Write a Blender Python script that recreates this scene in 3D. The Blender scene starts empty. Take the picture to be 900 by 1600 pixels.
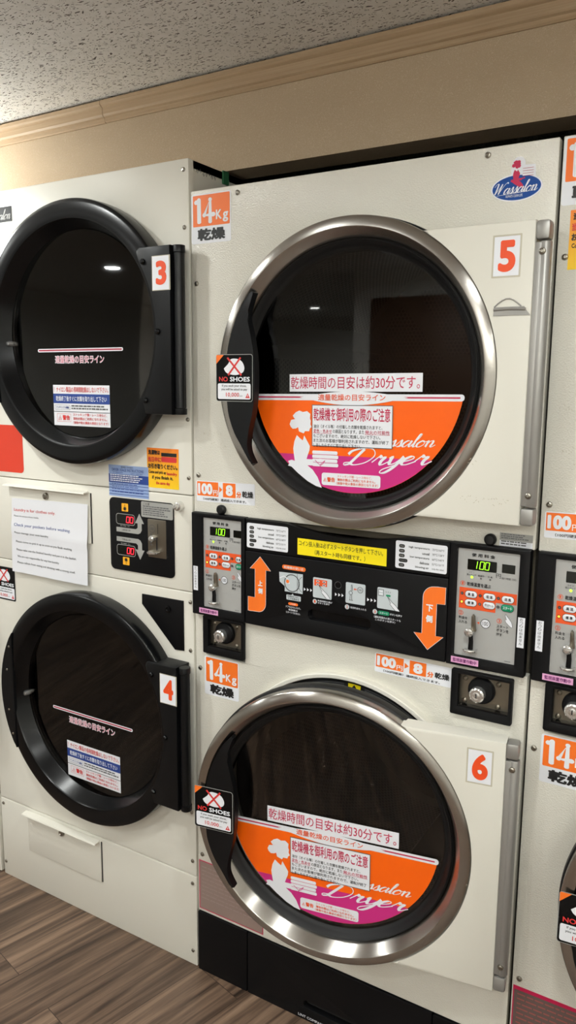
import bpy, bmesh, math, random
from mathutils import Matrix, Vector
from mathutils.geometry import tessellate_polygon
random.seed(4)
S = bpy.context.scene
COL = S.collection
PI = math.pi
# ------------------------------------------------------------------ camera, world, lamps, exposure
cd = bpy.data.cameras.new('camera')
cam = bpy.data.objects.new('camera', cd); COL.objects.link(cam)
cd.sensor_fit = 'VERTICAL'; cd.sensor_height = 36.0; cd.lens = 36.0*1223.0/1600.0
cd.clip_start = .02; cd.clip_end = 60
_r = Vector((0.85520724, 0.51821847, 0.00837839)); _u = Vector((-0.09125677, 0.13464716, 0.98668249)); _f = Vector((-0.51018897, 0.84458259, -0.16244217))
mw = Matrix.Identity(4)
for i in range(3):
    mw[i][0], mw[i][1], mw[i][2] = _r[i], _u[i], -_f[i]
mw[0][3], mw[1][3], mw[2][3] = 1.14258907, -1.4596309, 1.52046477
cam.matrix_world = mw
S.camera = cam
W = bpy.data.worlds.new('world'); S.world = W; W.use_nodes = True
W.node_tree.nodes['Background'].inputs[0].default_value = (1, .93, .84, 1)
W.node_tree.nodes['Background'].inputs[1].default_value = .05
S.view_settings.view_transform = 'Standard'; S.view_settings.look = 'None'
S.view_settings.gamma = 1; S.view_settings.use_curve_mapping = False
S.view_settings.exposure = -0.68
S.cycles.max_bounces = 8; S.cycles.transparent_max_bounces = 12
S.cycles.sample_clamp_indirect = 6; S.cycles.caustics_reflective = False; S.cycles.caustics_refractive = False
CEIL = 2.238
# ceiling downlights, some unseen ones added for fill: x, y, watts
LAMPS = [(-.70, -.66, 14), (-.30, -1.25, 12), (1.05, -.95, 15), (2.2, -.95, 8), (-2.0, -.95, 16),
         (-2.48, -2.38, 40), (-.6, -2.5, 27), (.9, -2.5, 17), (2.2, -2.5, 16), (-2.64, -5.3, 24)]
# unseen uplights added behind the camera to brighten the ceiling: x0, x1, watts
FILL_UPLIGHTS = [(.1, 1.3, 80), (1.5, 2.7, 80)]
# opal globes hung just under the ceiling, the last two unseen and added for fill: x, y, drop, watts
DRUMS = [(-.97, -.10, .22, 20), (2.3, -2.0, .16, 10), (1.2, -2.2, .34, 18)]

# ------------------------------------------------------------------ materials
def lin(c):
    return tuple((v/12.92 if v <= .04045 else ((v+.055)/1.055)**2.4) for v in [x/255 for x in c]) + (1,)
MATS = {}
def mat(name, rgb=(200, 200, 200), rough=.5, metal=0, spec=.5, emit=0, bump=None, coat=0):
    if name in MATS: return MATS[name]
    m = bpy.data.materials.new(name); m.use_nodes = True; MATS[name] = m
    nt = m.node_tree; b = nt.nodes['Principled BSDF']
    b.inputs['Base Color'].default_value = lin(rgb); b.inputs['Roughness'].default_value = rough
    b.inputs['Metallic'].default_value = metal; b.inputs['Specular IOR Level'].default_value = spec
    b.inputs['Coat Weight'].default_value = coat
    if emit:
        b.inputs['Emission Color'].default_value = lin(rgb); b.inputs['Emission Strength'].default_value = emit
    if bump:                       # (noise scale, strength, distance)
        tc = nt.nodes.new('ShaderNodeTexCoord'); n = nt.nodes.new('ShaderNodeTexNoise'); bp = nt.nodes.new('ShaderNodeBump')
        n.inputs['Scale'].default_value = bump[0]; n.inputs['Detail'].default_value = 3
        bp.inputs['Strength'].default_value = bump[1]; bp.inputs['Distance'].default_value = bump[2]
        nt.links.new(tc.outputs['Object'], n.inputs['Vector']); nt.links.new(n.outputs['Fac'], bp.inputs['Height'])
        nt.links.new(bp.outputs['Normal'], b.inputs['Normal'])
    return m
class NT:
    """small helper to wire shader nodes"""
    def __init__(s, m): s.t = m.node_tree; s.b = s.t.nodes['Principled BSDF']
    def n(s, kind, **kw):
        o = s.t.nodes.new('ShaderNode'+kind)
        for k, v in kw.items():
            if k.startswith('i_'):
                key = k[2:]; o.inputs[int(key) if key.isdigit() else key].default_value = v
            else: setattr(o, k, v)
        return o
    def l(s, a, b): s.t.links.new(a, b)
    def math(s, op, a, b=None):
        o = s.n('Math', operation=op)
        for i, v in enumerate((a, b)):
            if v is None: continue
            if isinstance(v, (int, float)): o.inputs[i].default_value = v
            else: s.l(v, o.inputs[i])
        return o.outputs[0]
    def ramp(s, fac, stops):
        o = s.n('ValToRGB'); e = o.color_ramp.elements
        while len(e) < len(stops): e.new(.5)
        for q, (p, c) in zip(e, stops): q.position = p; q.color = c
        s.l(fac, o.inputs[0]); return o.outputs[0]
    def mix(s, fac, a, b, blend='MIX'):
        o = s.n('Mix', data_type='RGBA', blend_type=blend)
        for sock, v in ((o.inputs[0], fac), (o.inputs[6], a), (o.inputs[7], b)):
            if isinstance(v, (int, float, tuple)): sock.default_value = v
            else: s.l(v, sock)
        return o.outputs[2]

CREAM = mat('cream_enamel', (228, 225, 214), .42, bump=(420, .12, .0006))
def cream_textured():
    m = mat('cream_pebbled_enamel', (224, 219, 204), .24); t = NT(m)
    tc = t.n('TexCoord'); n1 = t.n('TexNoise', i_Scale=330, i_Detail=2.5); n2 = t.n('TexNoise', i_Scale=3.0, i_Detail=4)
    t.l(tc.outputs['Object'], n1.inputs['Vector']); t.l(tc.outputs['Object'], n2.inputs['Vector'])
    bp = t.n('Bump', i_Strength=.7, i_Distance=.0016); t.l(n1.outputs['Fac'], bp.inputs['Height']); t.l(bp.outputs['Normal'], t.b.inputs['Normal']); t.l(bp.outputs['Normal'], t.b.inputs['Coat Normal']); t.b.inputs['Coat Weight'].default_value = .6; t.b.inputs['Coat Roughness'].default_value = .1
    c = t.ramp(n2.outputs['Fac'], [(.3, lin((218, 214, 202))), (.65, lin((226, 223, 212)))]); t.l(c, t.b.inputs['Base Color'])
    return m
CREAMT = cream_textured()
CREAMD = mat('cream_worn_paint', (224, 221, 210), .5, bump=(260, .2, .0006))
BLACK = mat('black_plastic', (8, 9, 11), .4, spec=.28, bump=(900, .06, .0003))
BLACKG = mat('black_gloss_plastic', (4, 5, 7), .24, spec=.3)
BLACKM = mat('black_matte_panel', (6, 6, 8), .5, spec=.2)
RUBBER = mat('black_rubber', (9, 9, 10), .5, spec=.3)
DARKIN = mat('dark_cavity', (14, 13, 12), .7)
GREYP = mat('grey_aluminium', (158, 156, 152), .42, .55)
FACE = mat('silver_grey_face', (176, 176, 174), .4, .15)
CHROME = mat('chrome', (232, 231, 228), .24, .88)
SCREWM = mat('screw_steel', (165, 160, 150), .28, 1)
PLATE = mat('zinc_plate', (135, 128, 115), .35, .9)
WHITE = mat('white_vinyl', (236, 238, 244), .38)
PAPER = mat('white_paper', (228, 229, 234), .55)
ORANGE = mat('orange_vinyl', (244, 116, 36), .4)
ORANGED = mat('deep_orange_vinyl', (250, 100, 8), .32)
MAGENTA = mat('magenta_vinyl', (200, 44, 126), .32)
BURN = mat('red_orange_print', (226, 84, 34), .45)
REDN = mat('red_number_print', (232, 78, 32), .4)
CRIM = mat('crimson_print', (186, 22, 72), .45)
REDT = mat('red_print', (206, 50, 50), .5)
INK = mat('black_print', (18, 18, 20), .5)
NAVY = mat('navy_print', (34, 62, 134), .45)
BLUEB = mat('logo_blue', (8, 66, 142), .4, spec=.3)
TILE = mat('picture_tile_print', (196, 204, 208), .45)
LBLUE = mat('pale_blue_vinyl', (150, 172, 214), .45)
YEL = mat('yellow_paper', (250, 228, 20), .45)
AMBER = mat('amber_vinyl', (246, 178, 40), .45)
GREEN = mat('green_print', (14, 136, 96), .4)
PINK = mat('pink_vinyl', (226, 166, 206), .45)
PLUM = mat('plum_print', (110, 30, 100), .5)
GREYL = mat('grey_label', (160, 160, 156), .45)
GREYD = mat('dark_grey_print', (92, 92, 94), .5)
DISP = mat('display_glass', (10, 13, 8), .12)
DIGG = mat('green_digit', (150, 235, 40), .5, emit=2.2)
DIGR = mat('red_digit', (255, 40, 60), .5, emit=1.8)
LEDG = mat('green_lamp', (170, 250, 60), .5, emit=2.5)
LEDY = mat('yellow_lamp', (255, 220, 60), .5, emit=2.5)
CLEARS = mat('clear_film_edge', (196, 190, 172), .25)
REDS = mat('red_sign_vinyl', (214, 62, 40), .4, bump=(14, .25, .004))
def sticker_gradient():
    m = mat('amber_gradient_vinyl', (250, 180, 30), .42); t = NT(m)
    tc = t.n('TexCoord'); sp = t.n('SeparateXYZ'); t.l(tc.outputs['Generated'], sp.inputs[0])
    t.l(t.ramp(sp.outputs[2], [(0, lin((250, 206, 30))), (1, lin((240, 128, 36)))]), t.b.inputs['Base Color']); return m
GRADV = sticker_gradient()
def red_gloss():
    m = mat('red_outlined_film', (146, 126, 118), .25); return m
FILM = red_gloss()
def steel():
    m = mat('brushed_steel', (178, 174, 168), .25, 1); t = NT(m)
    t.b.inputs['Anisotropic'].default_value = .85; t.b.inputs['Anisotropic Rotation'].default_value = 0.25
    tg = t.n('Tangent', direction_type='RADIAL', axis='Y'); t.l(tg.outputs[0], t.b.inputs['Tangent'])
    return m
STEEL = steel()
def glass():
    m = bpy.data.materials.new('dark_door_glass'); m.use_nodes = True; nt = m.node_tree; nt.nodes.clear()
    o = nt.nodes.new('ShaderNodeOutputMaterial'); t = nt.nodes.new('ShaderNodeBsdfTransparent'); g = nt.nodes.new('ShaderNodeBsdfGlossy')
    t.inputs[0].default_value = (.62, .61, .6, 1); g.inputs['Roughness'].default_value = .02; g.inputs[0].default_value = (.9, .9, .9, 1)
    f = nt.nodes.new('ShaderNodeFresnel'); f.inputs[0].default_value = 1.5; mx = nt.nodes.new('ShaderNodeMixShader')
    nt.links.new(f.outputs[0], mx.inputs[0]); nt.links.new(t.outputs[0], mx.inputs[1]); nt.links.new(g.outputs[0], mx.inputs[2]); nt.links.new(mx.outputs[0], o.inputs[0]); return m
GLASS = glass()
def perforated():
    """galvanised sheet with a staggered grid of holes, laid out in the UV map (metres)"""
    m = mat('perforated_drum_sheet', (92, 89, 84), .38, .8); t = NT(m)
    uv = t.n('UVMap'); sc = t.n('VectorMath', operation='SCALE'); sc.inputs[3].default_value = 1/.0115; t.l(uv.outputs[0], sc.inputs[0])
    ds = []
    for off in ((0, 0, 0), (.5, .866, 0)):
        a = t.n('VectorMath', operation='ADD'); a.inputs[1].default_value = off; t.l(sc.outputs[0], a.inputs[0])
        md = t.n('VectorMath', operation='MODULO'); md.inputs[1].default_value = (1, 1.732, 1); 
        ad = t.n('VectorMath', operation='ADD'); ad.inputs[1].default_value = (400, 692.8, 0); t.l(a.outputs[0], ad.inputs[0]); t.l(ad.outputs[0], md.inputs[0])
        sb = t.n('VectorMath', operation='SUBTRACT'); sb.inputs[1].default_value = (.5, .866, 0); t.l(md.outputs[0], sb.inputs[0])
        mu = t.n('VectorMath', operation='MULTIPLY'); mu.inputs[1].default_value = (1, 1, 0); t.l(sb.outputs[0], mu.inputs[0])
        ln = t.n('VectorMath', operation='LENGTH'); t.l(mu.outputs[0], ln.inputs[0]); ds.append(ln.outputs['Value'])
    d = t.math('MINIMUM', ds[0], ds[1]); hole = t.math('LESS_THAN', d, .33)
    t.l(t.mix(hole, lin((86, 82, 77)), lin((4, 4, 4))), t.b.inputs['Base Color'])
    t.l(t.math('SUBTRACT', .8, t.math('MULTIPLY', hole, .8)), t.b.inputs['Metallic'])
    t.l(t.math('SUBTRACT', .5, t.math('MULTIPLY', hole, .5)), t.b.inputs['Specular IOR Level']); return m
PERF = perforated()
DRUM = mat('drum_galvanised', (78, 74, 68), .4, .8)
def floor_mat():
    m = mat('vinyl_wood_planks', (120, 94, 74), .42); t = NT(m)
    tc = t.n('TexCoord'); mp = t.n('Mapping'); mp.inputs['Rotation'].default_value = (0, 0, math.radians(-76)); t.l(tc.outputs['Object'], mp.inputs[0])
    br = t.n('TexBrick', offset=.37); br.inputs['Scale'].default_value = 1; br.inputs['Brick Width'].default_value = .95; br.inputs['Row Height'].default_value = .152
    br.inputs['Mortar Size'].default_value = .0011; br.inputs['Mortar Smooth'].default_value = .2; br.inputs['Bias'].default_value = 0
    br.inputs['Color1'].default_value = (0, 0, 0, 1); br.inputs['Color2'].default_value = (1, 1, 1, 1); br.inputs['Mortar'].default_value = (.5, .5, .5, 1)
    t.l(mp.outputs[0], br.inputs['Vector'])
    cb = t.n('CombineXYZ'); sp = t.n('SeparateXYZ'); t.l(mp.outputs[0], sp.inputs[0])
    t.l(t.math('MULTIPLY', sp.outputs[0], 1.6), cb.inputs[0]); t.l(t.math('MULTIPLY', sp.outputs[1], 38), cb.inputs[1]); t.l(t.math('MULTIPLY', br.outputs['Color'], 9), cb.inputs[2])
    n = t.n('TexNoise', i_Scale=1.0, i_Detail=7, i_Roughness=.62); n.inputs['Distortion'].default_value = .35; t.l(cb.outputs[0], n.inputs['Vector'])
    cb2 = t.n('CombineXYZ'); t.l(t.math('MULTIPLY', sp.outputs[0], 1.2), cb2.inputs[0]); t.l(t.math('MULTIPLY', sp.outputs[1], 9), cb2.inputs[1]); t.l(t.math('MULTIPLY', br.outputs['Color'], 5), cb2.inputs[2])
    n2 = t.n('TexNoise', i_Scale=1.0, i_Detail=3); t.l(cb2.outputs[0], n2.inputs['Vector'])
    g = t.ramp(n.outputs['Fac'], [(.32, lin((44, 33, 26))), (.44, lin((86, 68, 55))), (.56, lin((118, 96, 79))), (.70, lin((150, 125, 104)))])
    tone = t.ramp(t.math('ADD', t.math('MULTIPLY', br.outputs['Color'], .45), t.math('MULTIPLY', n2.outputs['Fac'], .6)), [(.2, (.66, .63, .61, 1)), (.8, (1.06, 1.05, 1.04, 1))])
    c = t.mix(1.0, g, tone, 'MULTIPLY'); t.l(t.mix(br.outputs['Fac'], c, lin((52, 38, 30))), t.b.inputs['Base Color'])
    bp = t.n('Bump', i_Strength=.25, i_Distance=.001); t.l(n.outputs['Fac'], bp.inputs['Height']); t.l(bp.outputs['Normal'], t.b.inputs['Normal']); return m
def ceiling_mat():
    m = mat('rock_wool_ceiling_board', (206, 200, 190), .85); t = NT(m)
    tc = t.n('TexCoord')
    def dashes(rot, sx, sy, size, keep, seed):
        dn = t.n('TexNoise', i_Scale=28, i_Detail=1); t.l(tc.outputs['Object'], dn.inputs['Vector'])
        ad = t.n('MixRGB', blend_type='LINEAR_LIGHT'); ad.inputs[0].default_value = .012; t.l(tc.outputs['Object'], ad.inputs[1]); t.l(dn.outputs['Color'], ad.inputs[2])
        mp = t.n('Mapping'); mp.inputs['Rotation'].default_value = (0, 0, math.radians(-rot)); mp.inputs['Scale'].default_value = (sx, sy, 0); mp.inputs['Location'].default_value = (seed, seed*1.7, 0)
        t.l(ad.outputs[0], mp.inputs[0])
        v = t.n('TexVoronoi', feature='F1', voronoi_dimensions='2D'); v.inputs['Scale'].default_value = 1; t.l(mp.outputs[0], v.inputs['Vector'])
        s2 = t.n('SeparateXYZ'); t.l(v.outputs['Color'], s2.inputs[0])
        return t.math('MULTIPLY', t.math('LESS_THAN', v.outputs['Distance'], t.math('MULTIPLY', s2.outputs[1], size)), t.math('LESS_THAN', s2.outputs[0], keep))
    a = dashes(81, 42, 170, .27, .5, .3); b = dashes(68, 50, 190, .24, .35, 3.1); c = dashes(20, 150, 170, .26, .4, 7.7); e = dashes(95, 40, 150, .22, .25, 11.3)
    h = t.math('MAXIMUM', t.math('MAXIMUM', a, b), t.math('MAXIMUM', c, e))
    n = t.n('TexNoise', i_Scale=60, i_Detail=4); t.l(tc.outputs['Object'], n.inputs['Vector'])
    base = t.ramp(n.outputs['Fac'], [(.3, lin((232, 230, 224))), (.7, lin((243, 241, 237)))])
    t.l(t.mix(h, base, lin((92, 84, 76))), t.b.inputs['Base Color'])
    bp = t.n('Bump', i_Strength=.7, i_Distance=.003); t.l(t.math('SUBTRACT', t.math('MULTIPLY', n.outputs['Fac'], .3), h), bp.inputs['Height']); t.l(bp.outputs['Normal'], t.b.inputs['Normal']); return m
def wallpaper():
    m = mat('beige_fibre_wallpaper', (196, 172, 138), .8); t = NT(m)
    tc = t.n('TexCoord'); n = t.n('TexNoise', i_Scale=85, i_Detail=2); n.inputs['Distortion'].default_value = 3.2; t.l(tc.outputs['Object'], n.inputs['Vector'])
    w = t.ramp(n.outputs['Fac'], [(.46, (0, 0, 0, 1)), (.5, (1, 1, 1, 1)), (.54, (0, 0, 0, 1))])
    t.l(t.mix(w, lin((182, 161, 134)), lin((202, 183, 158))), t.b.inputs['Base Color'])
    bp = t.n('Bump', i_Strength=.35, i_Distance=.001); t.l(w, bp.inputs['Height']); t.l(bp.outputs['Normal'], t.b.inputs['Normal']); return m
FLOORM, CEILM, WALLP = floor_mat(), ceiling_mat(), wallpaper()
def mould_mat():
    m = mat('wood_grain_moulding', (196, 164, 124), .55); t = NT(m)
    tc = t.n('TexCoord'); mp = t.n('Mapping'); mp.inputs['Scale'].default_value = (4, 200, 260); t.l(tc.outputs['Object'], mp.inputs[0])
    n = t.n('TexNoise', i_Scale=1, i_Detail=3); t.l(mp.outputs[0], n.inputs['Vector'])
    t.l(t.ramp(n.outputs['Fac'], [(.3, lin((168, 142, 112))), (.7, lin((182, 158, 128)))]), t.b.inputs['Base Color']); return m
MOULD = mould_mat()
RECESS = mat('recess_shade_brown', (78, 72, 60), .9)  # shade of the recess put into the dark wall colour

# ------------------------------------------------------------------ object helpers
ORG = [Vector((0, 0, 0))]
def prop(o, label=None, cat=None, group=None, kind=None):
    if label: o['label'] = label
    if cat: o['category'] = cat
    if group: o['group'] = group
    if kind: o['kind'] = kind
    return o
def empty(name, loc, label, cat, group=None):
    o = bpy.data.objects.new(name, None); COL.objects.link(o); o.location = loc; o.empty_display_size = .1
    return prop(o, label, cat, group)
def link(name, bm, mats, parent=None, label=None, smooth=True, recalc=True):
    if recalc: bmesh.ops.recalc_face_normals(bm, faces=bm.faces)
    if smooth:
        for f in bm.faces: f.smooth = True
        for e in bm.edges:
            if len(e.link_faces) == 2 and e.calc_face_angle(0) > .55: e.smooth = False
    bmesh.ops.translate(bm, verts=bm.verts, vec=-ORG[0])
    me = bpy.data.meshes.new(name); bm.to_mesh(me); bm.free()
    for m in (mats if isinstance(mats, (list, tuple)) else [mats]): me.materials.append(m)
    o = bpy.data.objects.new(name, me); COL.objects.link(o)
    if parent: o.parent = parent
    if label: o['label'] = label
    return o
def box(bm, x0, y0, z0, x1, y1, z1, bev=0, mi=0):
    r = bmesh.ops.create_cube(bm, size=1); vs = r['verts']
    for v in vs: v.co = Vector(((x0+x1)/2+v.co.x*(x1-x0), (y0+y1)/2+v.co.y*(y1-y0), (z0+z1)/2+v.co.z*(z1-z0)))
    fs = {f for v in vs for f in v.link_faces}
    for f in fs: f.material_index = mi
    if bev:
        es = {e for v in vs for e in v.link_edges}
        r2 = bmesh.ops.bevel(bm, geom=list(es), offset=bev, segments=2, affect='EDGES', profile=.5)
        for f in r2['faces']: f.material_index = mi
    return bm
def area(p): return sum(p[i-1][0]*p[i][1]-p[i][0]*p[i-1][1] for i in range(len(p)))/2
def rr(x0, z0, x1, z1, r, seg=5):
    r = min(r, (x1-x0)/2, (z1-z0)/2); out = []
    if r <= 0: return [(x0, z0), (x1, z0), (x1, z1), (x0, z1)]
    for cx, cz, a in ((x1-r, z0+r, -PI/2), (x1-r, z1-r, 0), (x0+r, z1-r, PI/2), (x0+r, z0+r, PI)):
        for k in range(seg+1): t = a+PI/2*k/seg; out.append((cx+r*math.cos(t), cz+r*math.sin(t)))
    return out
def circ(cx, cz, r, n=48, rz=None): return [(cx+r*math.cos(2*PI*k/n), cz+(rz or r)*math.sin(2*PI*k/n)) for k in range(n)]
def arcpts(cx, cz, r, a0, a1, n): return [(cx+r*math.cos(math.radians(a0+(a1-a0)*k/n)), cz+r*math.sin(math.radians(a0+(a1-a0)*k/n))) for k in range(n+1)]
def plate(bm, loops, yf, yb, bev=0, mi=0, seg=2):
    """a slab in the x-z plane between y=yf (front) and y=yb, with holes"""
    loops = [l if (area(l) > 0) == (i == 0) else l[::-1] for i, l in enumerate(loops)]
    F = [[bm.verts.new((x, yf, z)) for x, z in l] for l in loops]; B = [[bm.verts.new((x, yb, z)) for x, z in l] for l in loops]
    fl = [v for l in F for v in l]; bl = [v for l in B for v in l]; front = []
    if len(loops) == 1:
        front.append(bm.faces.new(fl)); back = [bm.faces.new(bl[::-1])]
    else:
        back = []
        for t in tessellate_polygon([[Vector((x, z, 0)) for x, z in l] for l in loops]):
            try:
                front.append(bm.faces.new([fl[i] for i in t])); back.append(bm.faces.new([bl[i] for i in t][::-1]))
            except ValueError: pass
    side = []
    for f, b in zip(F, B):
        n = len(f)
        for i in range(n): side.append(bm.faces.new((f[i], b[i], b[(i+1) % n], f[(i+1) % n])))
    for f in front+back+side: f.material_index = mi
    if bev:
        rim = set()
        for f in F:
            n = len(f)
            for i in range(n):
                e = bm.edges.get((f[i], f[(i+1) % n]))
                if e: rim.add(e)
        r = bmesh.ops.bevel(bm, geom=list(rim), offset=bev, segments=seg, affect='EDGES', profile=.5)
        for f in r['faces']: f.material_index = mi
    return bm
def lathe(bm, prof, cx, cz, n=96, mi=0, close=False, uv=False):
    rings = []
    for r, y in prof:
        rings.append([bm.verts.new((cx+r*math.cos(2*PI*k/n), y, cz+r*math.sin(2*PI*k/n))) for k in range(n)] if r > 1e-6 else [bm.verts.new((cx, y, cz))])
    pairs = list(zip(rings, rings[1:])) + ([(rings[-1], rings[0])] if close else [])
    for a, b in pairs:
        for k in range(n):
            j = (k+1) % n
            if len(a) == 1: f = bm.faces.new((a[0], b[k], b[j]))
            elif len(b) == 1: f = bm.faces.new((a[k], b[0], a[j]))
            else: f = bm.faces.new((a[k], b[k], b[j], a[j]))
            f.material_index = mi
    return bm
def zlathe(bm, prof, cx, cy, n=20, mi=0):
    """solid of revolution about a vertical axis: (radius, z)"""
    rings = [[bm.verts.new((cx+r*math.cos(2*PI*k/n), cy+r*math.sin(2*PI*k/n), z)) for k in range(n)] for r, z in prof]
    for a, b in zip(rings, rings[1:]):
        for k in range(n): f = bm.faces.new((a[k], a[(k+1) % n], b[(k+1) % n], b[k])); f.material_index = mi
    for rg in (rings[0], rings[-1]): bm.faces.new(rg).material_index = mi
    return bm
def tube(bm, pts, rad, n=12, mi=0):
    pts = [Vector(p) for p in pts]; rings = []
    for i, p in enumerate(pts):
        d = (pts[min(i+1, len(pts)-1)]-pts[max(i-1, 0)]).normalized(); a = d.orthogonal().normalized() if abs(d.y) > .9 else d.cross(Vector((0, 1, 0))).normalized(); b = d.cross(a)
        r = rad[i] if isinstance(rad, (list, tuple)) else rad
        rings.append([bm.verts.new(p+a*r*math.cos(2*PI*k/n)+b*r*math.sin(2*PI*k/n)) for k in range(n)])
    for a, b in zip(rings, rings[1:]):
        for k in range(n): bm.faces.new((a[k], a[(k+1) % n], b[(k+1) % n], b[k])).material_index = mi
    for rg in (rings[0], rings[-1]): bm.faces.new(rg).material_index = mi
    return bm
def NB(): return bmesh.new()

# ---- printed matter: one mesh holding a sheet and everything printed on it
_fc = bpy.data.curves.new('type', 'FONT'); _fc.resolution_u = 2
_fo = bpy.data.objects.new('type', _fc)
TCACHE = {}
def glyphs(s, bold, shear):
    key = (s, bold, shear)
    if key not in TCACHE:
        _fc.body = s; _fc.shear = shear; _fc.resolution_u = 6 if len(s) < 4 else 2
        m = bpy.data.meshes.new_from_object(_fo)
        v0 = [(v.co.x, v.co.y) for v in m.vertices]; f0 = [tuple(p.vertices) for p in m.polygons]; bpy.data.meshes.remove(m)
        vs, fs = [], []          # heavier weights: the same outlines struck again slightly shifted
        k = 0 if bold <= 0 else 4 if bold < .02 else 8 if bold < .04 else 16
        for q in range(max(k, 1)):
            dx, dy = (bold*math.cos(2*PI*(q+.5)/k), bold*math.sin(2*PI*(q+.5)/k)) if k else (0, 0)
            n = len(vs); vs += [(a+dx, b+dy, q*.8/k if k else 0) for a, b in v0]; fs += [tuple(i+n for i in f) for f in f0]
        TCACHE[key] = (vs, fs)
    return TCACHE[key]
def spline(pts, n=7):
    if len(pts) < 3: return pts
    P = [pts[0]]+list(pts)+[pts[-1]]; out = []
    for i in range(1, len(P)-2):
        for k in range(n):
            t = k/n; q = []
            for d in range(2):
                a, b, c, e = P[i-1][d], P[i][d], P[i+1][d], P[i+2][d]
                q.append(.5*(2*b+(c-a)*t+(2*a-5*b+4*c-e)*t*t+(3*b-a-3*c+e)*t**3))
            out.append(tuple(q))
    return out+[pts[-1]]
SCRIPT = {  # pen strokes of a connected brush script: width, strokes
 'a': (1.1, [[(.85, .75), (.5, 1), (.1, .6), (.12, .1), (.42, .03), (.82, .7), (.92, 1)], [(.92, 1), (.85, .25), (1., 0), (1.3, .35)]]),
 's': (.8, [[(0, .1), (.42, 1.1), (.55, .6), (.6, .2), (.3, 0), (.08, .15)], [(.35, 0), (.65, .05), (.95, .35)]]),
 'l': (.6, [[(0, .2), (.45, 1.3), (.55, 2), (.35, 1.95), (.25, 1), (.28, .15), (.45, 0), (.75, .35)]]),
 'o': (1.0, [[(.5, 1), (.1, .6), (.12, .1), (.45, 0), (.85, .4), (.75, .9), (.5, 1), (.75, .82), (1.1, .9)]]),
 'n': (1.15, [[(0, .8), (.18, 1), (.2, .7), (.2, 0)], [(.2, .45), (.5, .95), (.75, .95), (.8, .6), (.75, .15), (.92, 0), (1.25, .35)]]),
 'r': (1.0, [[(0, .3), (.3, 1.15), (.38, .88), (.68, .95), (.6, .5), (.65, .1), (.82, 0), (1.15, .4)]]),
 'y': (1.0, [[(0, .8), (.15, 1), (.2, .5), (.32, .05), (.62, .2), (.9, .95)], [(.92, 1), (.78, -.2), (.45, -.95), (.1, -1), (.1, -.6), (.55, -.2), (1.15, .35)]]),
 'e': (.85, [[(0, .3), (.55, .6), (.65, .9), (.4, 1), (.1, .6), (.12, .1), (.45, 0), (.95, .4)]]),
 'D': (1.75, [[(.55, 2), (.38, 1), (.22, .1)], [(.22, .1), (-.1, 0), (-.2, .25), (.1, .3), (.6, 0), (1.3, .3), (1.6, 1.1), (1.2, 1.9), (.5, 2.1), (-.2, 1.8), (-.35, 1.35)]]),
 'W': (1.9, [[(-.45, 1.45), (-.25, 1.9), (.1, 2), (.2, 1.4), (.15, .1)], [(.15, .1), (.6, 1), (.95, 1.9)], [(.95, 1.9), (.88, 1), (.85, .1)], [(.85, .1), (1.4, 1.5), (1.85, 2.05), (2.1, 1.85)]])}
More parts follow.
